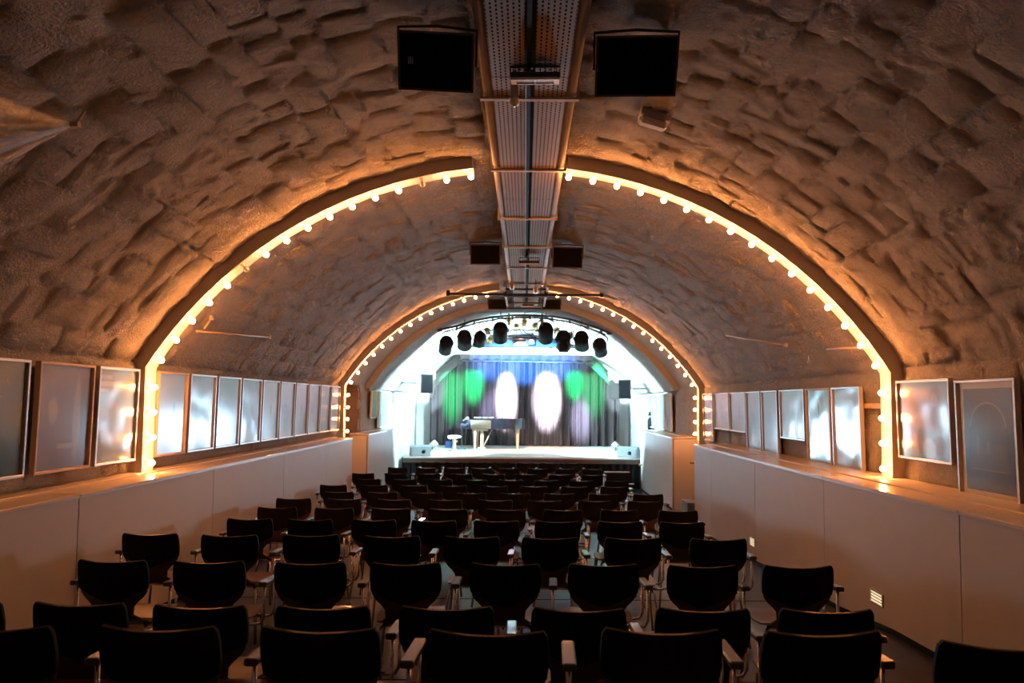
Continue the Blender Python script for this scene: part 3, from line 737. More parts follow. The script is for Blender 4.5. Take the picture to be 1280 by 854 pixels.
for k, yb in enumerate((3.4, 5.0, 6.58, 8.36, 9.9, 11.45, 13.0)):
    m = MB(); m.box((.02, yb, TZ - .012), (.74, .045, .02), ch=.003)
    for sx in (-1, 1): m.box((.02 + sx * .36, yb, TZ + .06), (.02, .045, .16)); m.tube([(.02 + sx * .36, yb, TZ + .1), (.02 + sx * .36, yb, TZ + .16)], .006, 6)
    trl(m).build('bracket', M['frame_face'], tray)
# little floodlights below the tray
def flood(y, z, wd, label, on=False):
    root = empty('led_floodlight', (.055, y, z)); tag(root, label, 'floodlight', 'floodlights below the cable tray')
    root.rotation_euler = (R(14), 0, R(-2))
    m = MB(); m.box((0, 0, .025), (wd, .16, .035), ch=.005)
    for k in range(9): m.box((-wd / 2 + wd * (k + .5) / 9, .0, .055), (.006, .13, .03))
    m.build('housing', M['dark_metal'], root)
    m = MB()
    for (cx, cy, sx, sy) in ((0, -.07, wd, .02), (0, .07, wd, .02), (-wd / 2 + .018, 0, .036, .12), (wd / 2 - .018, 0, .036, .12), (0, 0, .012, .12)): m.box((cx, cy, 0), (sx, sy, .016))
    m.build('bezel', M['white'], root)
    m = MB(); m.box((0, 0, .004), (wd - .06, .12, .006)); m.build('reflector', M['steel'], root)
    m = MB(); m.tube([(-wd / 2 - .004, 0, .02), (-wd / 2 - .004, 0, .09), (wd / 2 + .004, 0, .09), (wd / 2 + .004, 0, .02)], .007, 6); m.build('yoke', M['dark_metal'], root)
    m = MB(); m.box((-.04, 0, .10 + (TZ - z - .1) / 2), (.05, .05, max(.03, TZ - z - .10))); m.build('adaptor', M['dark_metal'], root)
flood(4.55, TZ - .09, .33, 'white rimmed floodlight nearest the camera, under the cable tray')
flood(10.5, TZ - .13, .30, 'small white floodlight under the tray between the two middle loudspeakers')
flood(15.2, TZ - .13, .27, 'floodlight under the tray just before the stage truss')
root = empty('motion_sensor', (-.09, 4.75, TZ - .02)); tag(root, 'round glass detector hanging from the tray beside the near floodlight', 'sensor')
m = MB(); m.box((0, 0, -.05), (.055, .035, .11), ch=.004); m.build('arm', M['steel'], root)
m = MB(); m.lathe([(0.0001, -.165), (.016, -.162), (.029, -.148), (.034, -.130), (.029, -.112), (.016, -.1), (.012, -.095)], 12); m.build('dome', M['bulb_off'], root)
for k, (px, py) in enumerate(((639, 352), (669, 344))):
    y = 12.2 + .4 * k; root = empty('small_projector', ((px - 656) / F * y, y, TZ - .08)); tag(root, 'small silver spotlight under the tray, %s of the pair by the far arch' % ('left' if k == 0 else 'right'), 'spotlight', 'small silver spotlights')
    m = MB(); m.lathe([(0.0001, -.10), (.045, -.1), (.05, -.05), (.04, .03), (.02, .06), (.0001, .06)], 10, Matrix.Translation((0, 0, -.08)) @ Matrix.Rotation(R(50), 4, 'X')); m.build('can', M['alu'], root)
    m = MB(); m.tube([(0, 0, -.07), (0, 0, .08)], .008, 6); m.build('stem', M['dark_metal'], root)

# ------------------------------------------------------------------ hung loudspeakers
def speaker(px, py, y, wpx, hpx, label, tilt=18, roll=0, yaw=0, badge=False, group='hung loudspeakers', z_ceiling=True, vertical=False):
    x = (px - 656) / F * y; z = EYE + (503 - py) / F * y; wd = wpx / F * y; h = hpx / F * y; dp = wd * .5 if not vertical else wd * .9
    root = empty('loudspeaker', (x, y, z), (R(tilt), R(roll), R(yaw))); tag(root, label, 'loudspeaker', group)
    t = .013
    m = MB()
    m.box((0, dp / 2 + .012, 0), (wd, dp, h), ch=.008)
    for (cx, cz, sx, sz) in ((0, h / 2 - t / 2, wd, t), (0, -h / 2 + t / 2, wd, t), (-wd / 2 + t / 2, 0, t, h - 2 * t), (wd / 2 - t / 2, 0, t, h - 2 * t)): m.box((cx, .004, cz), (sx, .02, sz))
    m.build('cabinet', M['cabinet'], root)
    m = MB(); m.box((0, .006, 0), (wd - 2 * t, .008, h - 2 * t)); g = m.build('grille', M['grille'], root)
    if badge:
        m = MB()
        for k in range(3): m.box((-wd * .36 + k * .012, .001, h * .01), (.006, .004, .042))
        m.build('badge', M['steel'], g)
    if not vertical:
        m = MB(); m.tube([(-wd / 2 - .01, dp * .5, -.02), (-wd / 2 - .01, dp * .5, h / 2 + .02), (0, dp * .5, h / 2 + .035), (wd / 2 + .01, dp * .5, h / 2 + .02), (wd / 2 + .01, dp * .5, -.02)], .010, 6)
        m.build('bracket', M['dark_metal'], root)
    else:
        sg = 1 if px > 656 else -1
        m = MB(); m.tube([(0, dp, 0), (sg * .1, dp + .1, 0), (sg * 1.02, dp + .3, 0)], .015, 6); m.build('bracket', M['dark_metal'], root)
    return root
speaker(539, 68, 4.05, 97, 70, 'big dark loudspeaker left of the cable tray, nearest the camera', 27, 1.5, 2, True)
speaker(796, 72, 4.05, 104, 72, 'big dark loudspeaker right of the cable tray, nearest the camera', 27, 1.0, -4)
speaker(605, 317, 10.0, 38, 25, 'black loudspeaker left of the tray, beyond the near bulb arch', 15)
speaker(709, 320, 10.0, 38, 26, 'black loudspeaker right of the tray, beyond the near bulb arch', 14, 1)
speaker(621, 380, 15.4, 24, 13.5, 'small black loudspeaker left of the tray, above the stage truss', 12)
speaker(689, 380, 15.4, 24, 13.5, 'small black loudspeaker right of the tray, above the stage truss', 12)
speaker(534, 481, 19.3, 15, 24, 'upright black loudspeaker on the wall left of the curtain', 4, 0, 12, vertical=True, group='stage side loudspeakers')
speaker(781, 486, 19.3, 15, 24, 'upright black loudspeaker on the wall right of the curtain', 4, 0, -12, vertical=True, group='stage side loudspeakers')

# emergency light on the vault
def vault_hit(px, py, inset=0.0):
    dx, dz = (px - 656) / F, (503 - py) / F
    a = dx * dx + dz * dz; b = 2 * (-X0 * dx + dz * 1.93); c_ = X0 * X0 + 1.93 ** 2 - (RV - inset) ** 2
    y = (-b + math.sqrt(b * b - 4 * a * c_)) / (2 * a); return Vector((dx * y, y, EYE + dz * y))
p = vault_hit(818, 141, .05); root = empty('emergency_light', p, (0, R(16), R(8))); tag(root, 'white box lamp fixed to the vault below the right near loudspeaker', 'lamp')
m = MB(); m.box((0, 0, .02), (.25, .12, .05), ch=.006); m.build('base', M['frame_face'], root)
m = MB(); m.box((0, 0, -.035), (.23, .10, .06), ch=.02); m.build('diffuser', M['white'], root)
m = MB(); 
m.tube([vault_hit(x_, y_, .03) - p for x_, y_ in ((812, 128), (790, 130), (760, 135), (725, 137), (705, 138))], .005, 5); c_ = m.build('cable', M['black'], root); root.rotation_euler = (0, 0, 0)
root.rotation_euler = (0, R(14), R(6))

# hooks and little rods on the vault
for k, (px, py) in enumerate(((816, 292), (817, 313), (463, 290), (494, 323), (510, 345), (962, 457), (1012, 448))):
    p = vault_hit(px, py, .03); m = MB()
    m.tube([(0, 0, .07), (0, 0, 0)], .006, 6); m.tube([(.018 * math.cos(a), 0, -.018 + .018 * math.sin(a)) for a in np.linspace(0, 2 * math.pi, 10)[:-1]], .005, 5, closed=True)
    o = m.build('eye_bolt', M['alu'], loc=p); tag(o, 'small ring bolt in the vault, ' + ['upper one right of the tray', 'lower one right of the tray', 'upper one left of the tray', 'middle one left of the tray', 'lowest one left of the tray', 'above the short posters on the right', 'by the right wall arm'][k], 'bolt', 'ring bolts in the vault')
for k, (a, b) in enumerate((((244, 417), (335, 424)), ((253, 414), (262, 400)), ((908, 417), (983, 429)), ((1034, 433), (1080, 431)))):
    p, q = vault_hit(*a, .10), vault_hit(*b, .05); m = MB(); m.tube([(0, 0, 0), (q - p) * .5 , q - p], .012, 6); m.box((q - p), (.03, .05, .05))
    o = m.build('steel_rod', M['oak'], loc=p); tag(o, 'thin rusty steel arm on the vault, ' + ['long one on the left beyond the near arch', 'short upright one on the left', 'long one on the right', 'short one beside the right bulbs'][k], 'rod', 'steel arms on the vault')
# transparent film gathered to a hook, upper left
p0 = vault_hit(80, 154, .12)
root = empty('film_sheet', p0); tag(root, 'clear plastic film drawn to a point on the vault, upper left corner', 'plastic sheet')
q1 = Vector((-3.35, 3.05, EYE + .393 / .656 * 3.3)) ; q1 = Vector((-.80 * 3.2, 3.2, EYE + .50 * 3.2)); q2 = Vector((-.82 * 3.3, 3.3, EYE + .325 * 3.3))
m = MB(); P = []
nf = 40
for i in range(9):
    t = i / 8; row = []
    for j in range(nf + 1):
        u = j / nf; e = q1.lerp(q2, u); q = p0.lerp(e, t); f = math.sin(u * 34 + math.sin(u * 9) * 3) * .035 * t
        row.append(q - p0 + Vector((f * .3, f, -f * .5)))
    P.append(row)
m.grid(P); m.build('sheet', M['film'], root, fixn=False)
m = MB(); m.tube([(0, 0, 0), (.04, .02, .09)], .008, 6); m.box((0, 0, 0), (.05, .03, .03)); m.build('hook', M['oak'], root)

# step lights in the right panelling
for k, (y, z) in enumerate(((5.85, EYE - 1.63), (9.0, EYE - 1.80))):
    root = empty('step_light', (PR - .001, y, z)); tag(root, 'recessed louvred step light in the right panelling, ' + ('nearer the camera' if k == 0 else 'nearer the stage'), 'wall light', 'step lights')
    m = MB()
    for (cy, cz, sy, sz) in ((0, .05, .21, .012), (0, -.05, .21, .012), (-.1, 0, .012, .09), (.1, 0, .012, .09)): m.box((-.006, cy, cz), (.014, sy, sz), ch=.002)
    m.build('frame', M['alu'], root)
    m = MB(); m.box((.0, 0, 0), (.004, .19, .09)); m.build('lens', M['step_lens'], root)
    for q in range(3):
        m = MB(); m.box((-.007, 0, .025 - q * .025), (.010, .19, .007), rot=(0, R(25), 0)); m.build('louvre', M['dark_metal'], root)

# door latch at the end of the right panelling and low grey box beyond it
m = MB(); m.tube([(0, 0, 0), (0, .06, 0), (-.12, .06, 0)], .012, 7); m.box((0, -.0, 0), (.04, .012, .09))
o = m.build('lever_handle', M['chrome'], loc=(PR + .06, 12.06, EYE - 1.05)); tag(o, 'steel lever handle at the far end of the right panelling', 'handle')
m = MB(); m.box((0, 0, .14), (.42, .5, .28), ch=.01); m.box((0, 0, .29), (.44, .52, .03), ch=.004)
o = m.build('low_box', M['cool_grey'], loc=(3.40, 13.6, fz(13.6))); tag(o, 'low grey box on the floor by the right recess', 'box')
root = empty('bag', (2.35, 9.9, fz(9.9))); tag(root, 'small dark bag with red patch on the floor beside the right chairs', 'bag')
m = MB(); m.box((0, 0, .17), (.26, .20, .34), ch=.05); m.build('body', M['black'], root)
m = MB(); m.tube([(-.06, 0, .33), (-.05, 0, .42), (.05, 0, .42), (.06, 0, .33)], .01, 6); m.build('handle', M['black'], root)

# ------------------------------------------------------------------ stage
SZ = EYE - 1.49; SY = 18.5
SXL, SXR = (505 - 656) / F * SY, (807 - 656) / F * SY
stage = empty('stage', ((SXL + SXR) / 2, SY, fz(SY))); tag(stage, 'raised stage with pale floor and dark skirted front', 'stage')
so = stage.location
def stl(mb): mb.v = [(x - so.x, y - so.y, z - so.z) for x, y, z in mb.v]; return mb
npl = 12
for k in range(npl):
    m = MB(); a = SXL + (SXR - SXL) * k / npl; b = SXL + (SXR - SXL) * (k + 1) / npl
    m.box(((a + b) / 2, (SY + 23.9) / 2, SZ - .02), (b - a - .004, 23.9 - SY, .04)); stl(m).build('deck_board', M['stage_floor'], stage)
m = MB(); m.box(((SXL + SXR) / 2, SY + .02, SZ - .10), (SXR - SXL, .04, .12)); stl(m).build('front_edge', M['stage_brown'], stage)
m = MB(); P = [[], []]
for k in range(241):
    x = SXL + (SXR - SXL) * k / 240; y = SY + .03 + .018 * math.sin(k * .9); P[0].append((x, y, SZ - .16)); P[1].append((x, y, fz(SY)))
m.grid(P); stl(m).build('skirt', M['black'], stage, fixn=False)
for sx, X in ((-1, SXL), (1, SXR)):
    m = MB(); m.box((X + sx * .012, (SY + 23.9) / 2, (SZ + fz(SY)) / 2), (.02, 23.9 - SY, SZ - fz(SY))); stl(m).build('side_board', M['black'], stage)
# steps with white nosings
st = empty('stage_steps', (2.46, 17.95, fz(17.95))); tag(st, 'black steps with white nosings at the right front of the stage', 'steps')
for k, (dy, h, x0, w_) in enumerate(((0, .22, 0.1, .62), (.24, .50, 0, .66))):
    m = MB(); m.box((x0, dy, h / 2), (w_, .24, h - .01)); m.build('riser', M['black'], st)
    m = MB(); m.box((x0, dy - .10, h), (w_, .05, .022)); m.build('nosing', M['white'], st)
# curtain
CY = 23.2
cur = empty('stage_curtain', (0, CY, SZ)); tag(cur, 'grey mauve pleated curtain across the back of the stage', 'curtain')
RC = 3.80; cx0 = .0
xa, xb = (538 - 656) / F * CY, (774 - 656) / F * CY
def ctop(x):
    r = RC; xx = x - X0 - .03
    z = ZC + .12 + math.sqrt(max(r * r - xx * xx, .01))
    return min(z, EYE + 1.85)
npan = 6; wpan = (xb - xa) / npan
for k in range(npan):
    m = MB(); P = []
    ncol = 120; a = xa + wpan * k
    rs = random.Random(k); ph = rs.uniform(0, 6)
    ts = [0, .01, .05, .12, .25, .4, .55, .7, .85, .95, 1]
    for t in ts:
        row = []
        for j in range(ncol + 1):
            x = a + wpan * j / ncol + .004
            top = ctop(x) if (abs(x - X0) < 3.0) else ctop(3.05) - .28
            u = x * 25 + 1.3 * math.sin(x * 3.7 + ph * 0) + .8 * math.sin(x * 7.3)
            d = (.075 + .035 * math.sin(x * 5.1)) * (math.sin(u) + .35 * math.sin(2 * u + .6)) + .02 * math.sin(u * 2.3 + 1)
            row.append((x, d * (1 - .35 * t) + .02 * (k % 2), (top - SZ) * (t) + .015 * (1 - t)))
        P.append(row)
    m.grid(P); m.build('curtain_panel', M['curtain'], cur, fixn=False)
m = MB(); m.tube([(-2.3, -.15, EYE + 1.40 - SZ), (2.4, -.15, EYE + 1.36 - SZ)], .025, 8); m.build('curtain_rail', M['dark_metal'], cur)
# valance strip above the rail
m = MB(); P = []
for t in range(4):
    row = []
    for j in range(200):
        x = -2.2 + 4.5 * j / 199; row.append((x, -.12 + .03 * math.sin(x * 18), EYE + 1.40 + .5 * t / 3 - SZ))
    P.append(row)
m.grid(P); m.build('valance', M['curtain'], cur, fixn=False)
# white screen case above stage front
y = 19.2; m = MB(); zc_ = EYE + (503 - 439) / F * y; m.box((0, 0, 0), ((748 - 556) / F * y, .16, .17), ch=.02)
o = m.build('screen_case', M['screen_cloth'], loc=((652 - 656) / F * y, y, zc_)); tag(o, 'long white roller screen case above the stage front', 'screen case')
# straight dark bar below the tray before arch 2
y = 13.3; bz = EYE + (503 - 368) / F * y; root = empty('scaffold_bar', (0, y, bz)); tag(root, 'straight black lighting bar across the vault before the far bulb arch', 'bar')
m = MB(); m.tube([((558 - 656) / F * y, 0, .005), ((753 - 656) / F * y, 0, 0)], .027, 10); m.build('pipe', M['dark_metal'], root)
for px in (559, 631, 682, 752):
    m = MB(); m.box(((px - 656) / F * y, 0, .02), (.07, .08, .12), ch=.01); m.build('clamp', M['dark_metal'], root)
for px in (631, 682):
    m = MB(); m.box(((px - 656) / F * y, 0, .14), (.035, .035, .26)); m.build('hanger', M['steel'], root)
# ladder-like frame from the tray down to the curved truss
y2 = 16.9; tz = EYE + (503 - 396) / F * y2
root = empty('truss_hanger', (0, 15, TZ - .1)); tag(root, 'steel hanger frame linking cable tray and curved truss', 'frame')
for px in (633, 680):
    x = (px - 656) / F * 14.9
    m = MB(); m.box((x, -1.0, .0), (.035, 2.6, .06)); m.build('rail', M['steel'], root)
    m = MB(); m.box((x, 1.85, -.12), (.04, .04, .30)); m.build('post', M['dark_metal'], root)
for k in range(4):
    m = MB(); m.box((.0, -1.9 + k * .9, -.0), (.84, .035, .035)); m.build('rung', M['dark_metal'], root)
# curved truss
truss = empty('curved_truss', (0, y2, EYE)); tag(truss, 'curved black lighting truss in front of the stage', 'truss')
tp = []
for px, py in ((549, 413), (570, 408), (592, 401), (615, 396.5), (640, 394), (662, 394), (690, 395), (712, 398.5), (735, 405), (752, 411), (762, 415)):
    tp.append(((px - 656) / F * y2, 0, (503 - py) / F * y2))
m = MB(); m.tube(tp, .028, 8); m.build('pipe', M['dark_metal'], truss)
m = MB(); m.tube([(a * .97, .3, b - .02) for a, _, b in tp], .02, 8); m.build('rear_pipe', M['dark_metal'], truss)
for k in range(1, 10):
    a = tp[k]; m = MB(); m.box((a[0], .0, a[2] - .05), (.05, .06, .12), ch=.01); m.build('clamp', M['dark_metal'], truss)
for k in (0, 10):
    a = tp[k]; m = MB(); m.box(a, (.14, .10, .09), ch=.02); m.tube([(a[0], 0, a[2]), (a[0] + (.1 if k else -.06), 0, a[2] + .1)], .02, 6); m.build('end_clamp', M['dark_metal'], truss)
# spotlights
def stage_light(px, py, y, r, lean, label, cat_group, mt, roundtop=True):
    x = (px - 656) / F * y; z = EYE + (503 - py) / F * y
    root = empty('stage_spotlight', (x, y, z)); tag(root, label, 'stage light', cat_group)
    rot = Matrix.Rotation(R(lean), 4, 'Y') @ Matrix.Rotation(R(52), 4, 'X')
    m = MB(); m.lathe([(.0001, r * 1.25), (r * .5, r * 1.2), (r * .85, r * .95), (r, r * .5), (r, -r * .6), (r * .92, -r * .7), (r * 1.02, -r * 1.5), (r * .95, -r * 1.5), (r * .9, -r * 1.0)], 18, rot); can = m.build('can', mt, root)
    m = MB(); m.lathe([(.0001, -r * 1.02), (r * .9, -r * 1.02)], 18, rot); m.build('lens', M['led_blue'], can)
    m = MB(); m.tube([rot @ Vector((-r * 1.08, 0, 0)), Vector((-r * 1.15, 0, r * 1.2)), Vector((0, 0, r * 1.9)), Vector((r * 1.15, 0, r * 1.2)), rot @ Vector((r * 1.08, 0, 0))], r * .09, 6); m.build('yoke', M['dark_metal'], root)
    m = MB(); m.tube([(0, 0, r * 1.85), (0, -.03, r * 1.85 + .14)], .012, 6); m.build('hook_clamp', M['dark_metal'], root)
    return root
names = ['far left', 'second from left', 'third from left, small', 'left of centre, red indicator', 'right of centre, red indicator', 'long hanging one', 'second from right', 'far right']
heads = [(557, 431, .15, 18), (580, 424, .16, 6), (599, 423, .13, 14), (625, 414, .165, 4), (682, 414, .165, -3), (704, 424, .16, -5), (727, 424, .16, -10), (750, 432, .15, -20)]
for (px, py, r, lean), nm in zip(heads, names):
    o = stage_light(px, py, 17.2, r * 1.17, lean, 'black round backed stage light, ' + nm + ' under the curved truss', 'black stage lights under the truss', M['black'])
    if 'red' in nm:
        m = MB(); m.box((.03, -.19, .0), (.02, .02, .02)); m.build('indicator', M['red'], o)
    if nm.startswith('long'):
        m = MB(); m.tube([(0, -.03, -.1), (.0, -.05, -.32)], [.12, .13], 14); m.build('snoot', M['black'], o)
for k, (px, py) in enumerate(((608, 413), (612, 424), (645, 408), (655, 402), (668, 407), (696, 412), (713, 418), (636, 400), (677, 402))):
    stage_light(px, py, 17.8 + .15 * (k % 3), .075, (k * 37) % 40 - 20, 'small brassy lamp in the cluster over the stage, ' + ORD[[7, 8, 2, 3, 4, 5, 6, 0, 1][k]] + ' along from the tray', 'small brassy lamps over the stage', M['brass'])
# draped cables and two straight pipes in the cluster over the stage
root = empty('cable_bundle', (0, 17.6, EYE + 1.75)); tag(root, 'tangle of draped cables and short pipes above the stage centre', 'cables')
for k in range(12):
    a = rnd.uniform(-1.15, 1.0); b = a + rnd.uniform(.2, .6); za, zb2 = rnd.uniform(.05, .32), rnd.uniform(.05, .32); yk = rnd.uniform(-.3, .4); sag = rnd.uniform(.08, .25)
    m = MB(); m.tube([(a + (b - a) * t / 8, yk, za + (zb2 - za) * t / 8 - sag * 4 * (t / 8) * (1 - t / 8)) for t in range(9)], .012, 5); m.build('cable', M['dark_metal'] if k % 3 else M['brass'], root)
for k, zz in enumerate((.12, -.08)):
    m = MB(); m.tube([(-1.2 + .3 * k, .25 * k, zz), (1.15 - .3 * k, .25 * k, zz)], .018, 7); m.build('pipe', M['steel'], root)
# equipment crate hung centre
root = empty('dimmer_box', ((655 - 656) / F * 18, 18.0, EYE + (503 - 427) / F * 18)); tag(root, 'dark framed control box with glowing lamp hanging over the stage centre', 'box')
m = MB()
for (cx, cz, sx, sz) in ((0, .10, .62, .03), (0, -.10, .62, .03), (-.3, 0, .03, .2), (.3, 0, .03, .2), (.03, 0, .02, .2)): m.box((cx, 0, cz), (sx, .12, sz))
m.build('frame', M['dark_metal'], root)
m = MB(); m.box((-.13, .03, 0), (.30, .06, .17)); m.build('module', M['cool_grey'], root)
m = MB(); m.lathe([(.0001, -.02), (.05, -.02), (.055, .05), (.0001, .05)], 12, Matrix.Translation((.19, -.02, 0)) @ Matrix.Rotation(R(-90), 4, 'X')); m.build('lamp', M['lamp_core'], root)
m = MB(); m.tube([(-.2, 0, .1), (-.2, -.2, .42)], .01, 5); m.tube([(.2, 0, .1), (.2, -.2, .42)], .01, 5); m.build('wire', M['dark_metal'], root)
# wedge monitors
for k, (px, py, yaw) in enumerate(((527, 572, 14), (786, 572, -28))):
    y = 18.75; x = (px - 656) / F * y
    root = empty('stage_monitor', (x, y, SZ), (0, 0, R(yaw))); tag(root, 'grey wedge monitor at the %s corner of the stage front' % ('left' if k == 0 else 'right'), 'monitor speaker', 'wedge monitors')
    m = MB(); m.prism([(0, -.18, 0), (0, .22, 0), (0, .22, .14), (0, .02, .30), (0, -.14, .26)], (-.28, 0, 0), (.56, 0, 0)); m.build('cabinet', M['cool_grey'], root)
    m = MB(); m.prism([(0, -.19, .03), (0, -.155, .24), (0, -.145, .24), (0, -.18, .03)], (-.25, 0, 0), (.5, 0, 0)); m.build('rear_plate', M['cool_grey'], root)
    m = MB(); m.lathe([(.0001, 0), (.05, 0), (.05, .02), (.0001, .02)], 12, Matrix.Translation((.08, -.165, .13)) @ Matrix.Rotation(R(80), 4, 'X')); m.build('port', M['black'], root)
# floor cans
for k, (px, py, sg) in enumerate(((543, 553, 1), (770, 553, -1))):
    y = 21.2; x = (px - 656) / F * y
    root = empty('floor_can_light', (x, y, SZ)); tag(root, 'small silver can light on the stage floor at the %s' % ('left' if k == 0 else 'right'), 'stage light', 'floor can lights')
    rot = Matrix.Translation((0, 0, .16)) @ Matrix.Rotation(R(sg * 50), 4, 'Y')
    m = MB(); m.lathe([(.0001, -.16), (.07, -.15), (.10, -.08), (.10, .12), (.09, .12), (.09, .0)], 14, rot); m.build('can', M['alu'], root)
    m = MB(); m.lathe([(.0001, .02), (.09, .02)], 14, rot); m.build('lens', M['led_blue'], root)
    m = MB(); m.tube([(-.02, -.11, .16), (-.02, -.11, .02), (-.02, .11, .02), (-.02, .11, .16)], .010, 6); m.build('stand', M['dark_metal'], root)
# piano stool
root = empty('piano_stool', ((569 - 656) / F * 20.6, 20.6, SZ)); tag(root, 'round beige piano stool left of the grand piano', 'stool')
m = MB(); m.lathe([(.0001, .40), (.19, .40), (.21, .43), (.20, .47), (.12, .485), (.0001, .485)], 20); m.build('seat', M['stool'], root)
m = MB(); m.lathe([(.16, 0), (.16, .02), (.07, .05), (.05, .10), (.06, .36), (.10, .40)], 14); m.build('pedestal', M['stool'], root)
m = MB(); m.lathe([(.0001, 0), (.03, 0), (.03, .04), (.0001, .04)], 10, Matrix.Translation((.06, 0, .3)) @ Matrix.Rotation(R(90), 4, 'Y')); m.build('knob', M['brass'], root)
# blue case
m = MB(); m.box((0, 0, .10), (.20, .16, .20), ch=.015); m.tube([(-.04, 0, .2), (-.04, 0, .23), (.04, 0, .23), (.04, 0, .2)], .007, 5)
o = m.build('small_case', M['blue_case'], loc=((562 - 656) / F * 22.2, 22.2, SZ)); tag(o, 'small blue case on the stage behind the stool', 'case')
# grand piano: keyboard to the left, tail to the right
GY = 21.6; gx0 = (584 - 656) / F * GY
pn = empty('grand_piano', (gx0, GY, SZ)); tag(pn, 'black grand piano at the left of the stage, keyboard facing left', 'piano')
outline = [(0.10, -.72), (.34, -.72), (.9, -.72), (1.25, -.71), (1.55, -.66), (1.75, -.52), (1.84, -.32), (1.82, -.08), (1.66, .12), (1.40, .26), (1.12, .40), (.90, .58), (.66, .70), (.34, .73), (.10, .73)]
m = MB(); m.prism([(x, y, 0) for x, y in outline], (0, 0, .66), (0, 0, .30)); m.build('case', M['piano'], pn)
m = MB(); m.prism([(x * 1.01, y * 1.015, 0) for x, y in outline[1:-1]] , (0, 0, .963), (0, 0, .022)); m.build('lid', M['piano'], pn)
m = MB(); m.box((.02, 0, .70), (.22, 1.46, .08), ch=.01); m.box((.02, -.71, .76), (.26, .05, .13), ch=.01); m.box((.02, .71, .76), (.26, .05, .13), ch=.01); m.build('keybed', M['piano'], pn)
m = MB()
for k in range(52): m.box((.0, -.66 + 1.32 * (k + .5) / 52, .75), (.15, 1.32 / 52 - .002, .02))
tag(m.build('white_keys', M['ivory'], pn), kind='stuff')
m = MB()
for k in range(52):
    if k % 7 in (0, 2, 3, 5, 6): m.box((.03, -.66 + 1.32 * (k + 1) / 52, .765), (.09, .012, .016))
tag(m.build('black_keys', M['black'], pn), kind='stuff')
m = MB(); m.box((.10, 0, .84), (.02, 1.36, .17)); m.build('fallboard', M['piano'], pn)
m = MB(); m.box((.5, -.735, .80), (.62, .02, .27), ch=.006); tag(m.build('side_panel', mat('dark_brown_panel', (.035, .024, .016), .4), pn), 'brown tinted side panel')
for (x, y) in ((.30, -.58), (.30, .58), (1.62, -.30)):
    m = MB(); m.lathe([(.035, .0), (.035, .04), (.03, .05), (.04, .10), (.05, .50), (.065, .52), (.065, .56), (.055, .58), (.07, .66)], 12, Matrix.Translation((x, y, 0))); m.build('leg', M['stool'], pn)
m = MB(); m.box((.52, -.5, .36), (.09, .04, .56)); m.box((.52, -.5, .06), (.22, .10, .06)); m.box((.50, -.5, .63), (.40, .08, .06)); m.tube([(.56, -.5, .1), (.82, -.4, .62)], .012, 6); m.build('pedal_lyre', M['stool'], pn)
for k in range(3):
    m = MB(); m.box((.45, -.48 - .05 * (k - 1), .045), (.10, .025, .012)); m.build('pedal', M['brass'], pn)
m = MB(); m.box((.42, .0, 1.06), (.02, .70, .20), rot=(0, R(18), 0)); m.build('music_desk', M['piano'], pn)
m = MB(); P = [[(.28 + .6 * i / 10, -.72 + .5 * j / 4, 1.010 + .012 * math.sin(i * 1.9 + j)) for j in range(5)] for i in range(11)]; m.grid(P)
o = m.build('white_cloth', M['white'], loc=(gx0, GY, SZ)); tag(o, 'crumpled white cloth lying on the grand piano lid', 'cloth')
# dark cover on the keyboard end with a microphone
ms_ = empty('microphone_stand', (gx0 - .12, GY - .30, SZ)); tag(ms_, 'dark microphone stand with silver ball head at the keyboard end of the piano', 'microphone stand')
m = MB(); m.lathe([(.0001, 0), (.13, 0), (.13, .02), (.02, .03)], 14); m.build('base', M['blue_case'], ms_)
m = MB(); m.tube([(0, 0, .02), (0, 0, .80)], .012, 7); m.build('pole', M['dark_metal'], ms_)
m = MB(); m.tube([(0, 0, .80), (.12, 0, .95)], .010, 6); m.build('boom', M['dark_metal'], ms_)
m = MB(); m.lathe([(.0001, .09), (.035, .08), (.045, .05), (.04, .01), (.022, 0), (.02, -.12)], 12, Matrix.Translation((.13, 0, .96)) @ Matrix.Rotation(R(60), 4, 'Y')); m.build('microphone', M['alu'], ms_)
# black wall fixture by the right stage posters, pole with white top
root = empty('wall_extinguisher', ((813 - 656) / F * 19.5, 19.4, EYE - .75)); tag(root, 'black cylinder hanging beside the right stage posters', 'fixture')
m = MB(); m.lathe([(.0001, 0), (.09, 0), (.10, .05), (.10, .28), (.06, .34), (.0001, .36)], 14); m.build('body', M['black'], root)
m = MB(); m.lathe([(.09, .40), (.05, .50), (.0001, .55)], 12); m.build('cap', M['black'], root)
m = MB(); m.tube([(0, 0, .34), (0, 0, .42)], .02, 6); m.tube([(0, 0, .2), (.25, .3, .2)], .015, 6); m.build('bracket', M['white'], root)
root = empty('signal_pole', ((801 - 656) / F * 17.6, 17.6, fz(17.6))); tag(root, 'thin dark pole with round white top at the right end of the stage', 'pole')
m = MB(); m.tube([(0, 0, 0), (0, 0, .72)], .014, 6); m.build('pole', M['dark_metal'], root)
m = MB(); m.lathe([(.0001, 0), (.05, .0), (.055, .03), (.03, .05), (.0001, .055)], 12, Matrix.Translation((0, 0, .71))); m.build('top', M['white'], root)

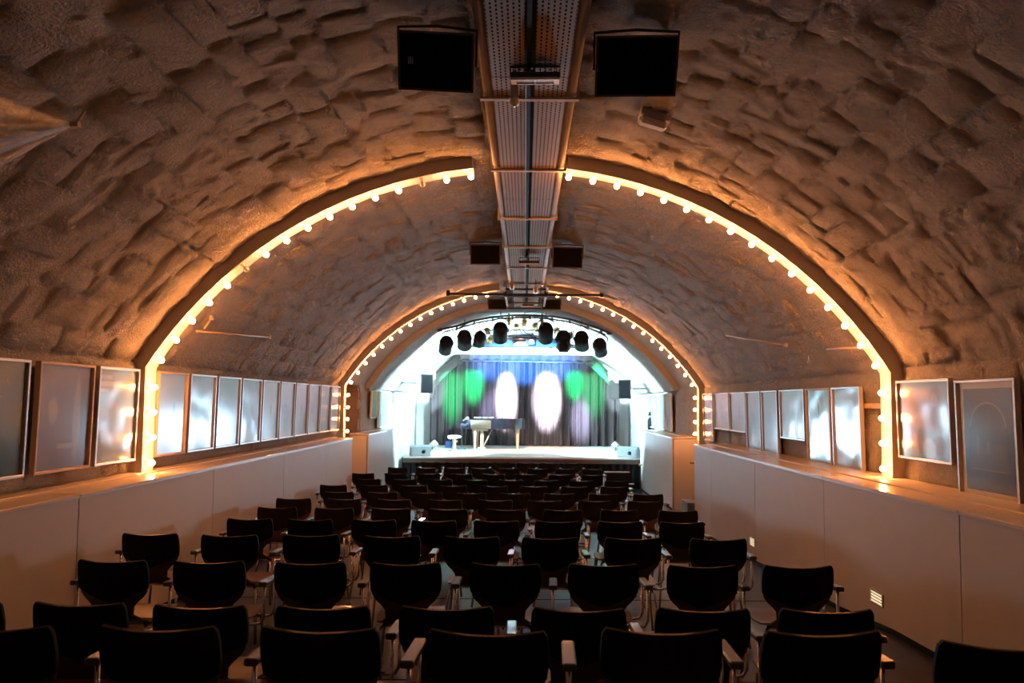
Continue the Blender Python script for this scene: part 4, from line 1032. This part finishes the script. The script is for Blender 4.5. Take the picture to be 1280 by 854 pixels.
# ------------------------------------------------------------------ stage lamps' own light, then added hall fill
hy = 17.4
CW = (.52, .88, 1.0)
def P_(px, py, y): return ((px - 656) / F * y, y, EYE + (503 - py) / F * y)
for (px, tx, tz, pw, col, sz, sx) in ((625, -.63, .12, 150000, (.80, .86, 1.0), 17, .40), (682, .76, .12, 150000, (.80, .86, 1.0), 18, .48), (704, 1.9, -.55, 30000, (.55, .68, 1.0), 13, .5),
        (599, -1.75, .75, 55000, (.01, 1.0, .25), 15, .45), (580, -2.45, .25, 26000, (.01, 1.0, .25), 17, .4), (727, 1.70, .75, 55000, (.01, 1.0, .25), 13, .45), (750, 2.35, .4, 26000, (.01, 1.0, .25), 17, .5), (612, -1.1, -.35, 14000, (.5, .6, 1.0), 15, .5)):
    o = spot('curtain_spot_light', P_(px, 430, hy), (tx, CY, EYE + tz), pw * 1.6, col, sz * 1.25, 1.0, .06); o.scale = (sx, 1, 1)
o = spot('curtain_spot_light', P_(655, 415, 17.9), (0, CY, EYE + 1.3), 60000, (.01, .20, 1.0), 44, .8, .05); o.scale = (1, .42, 1)
spot('stage_wash_light', P_(650, 418, hy), (0, CY - 1.0, SZ), 3500, (1.0, .74, .55), 40, .6, .06)
for sg in (-1, 1):
    spot('stage_wash_light', (sg * 1.9, 18.0, EYE + 1.45), (-sg * 3.6, 20.6, EYE + .1), 7500, CW, 62, .35, .08)
    spot('stage_wash_light', (sg * 1.0, 17.2, EYE + 1.75), (sg * 3.6, 18.9, EYE + .5), 8500, CW, 75, .35, .08)
    spot('stage_up_light', (sg * 2.3, 20.3, SZ + .35), (sg * .4, 21.2, EYE + 3.0), 10000, CW, 92, .5, .08)
    spot('stage_up_light', (sg * 2.85, 21.25, SZ + .30), (sg * 3.7, 24, EYE + 1.2), 3500, CW, 40, .5, .06)

# added spots in place of spill off the bright stage walls, raking the vault
for sg in (-1, 1):
    spot('hall_spill_fill', (sg * 2.85, 20.9, SZ + .35), (-sg * .9, 8.5, EYE + .6), 560, (.50, .78, 1.0), 56, .9, .30)
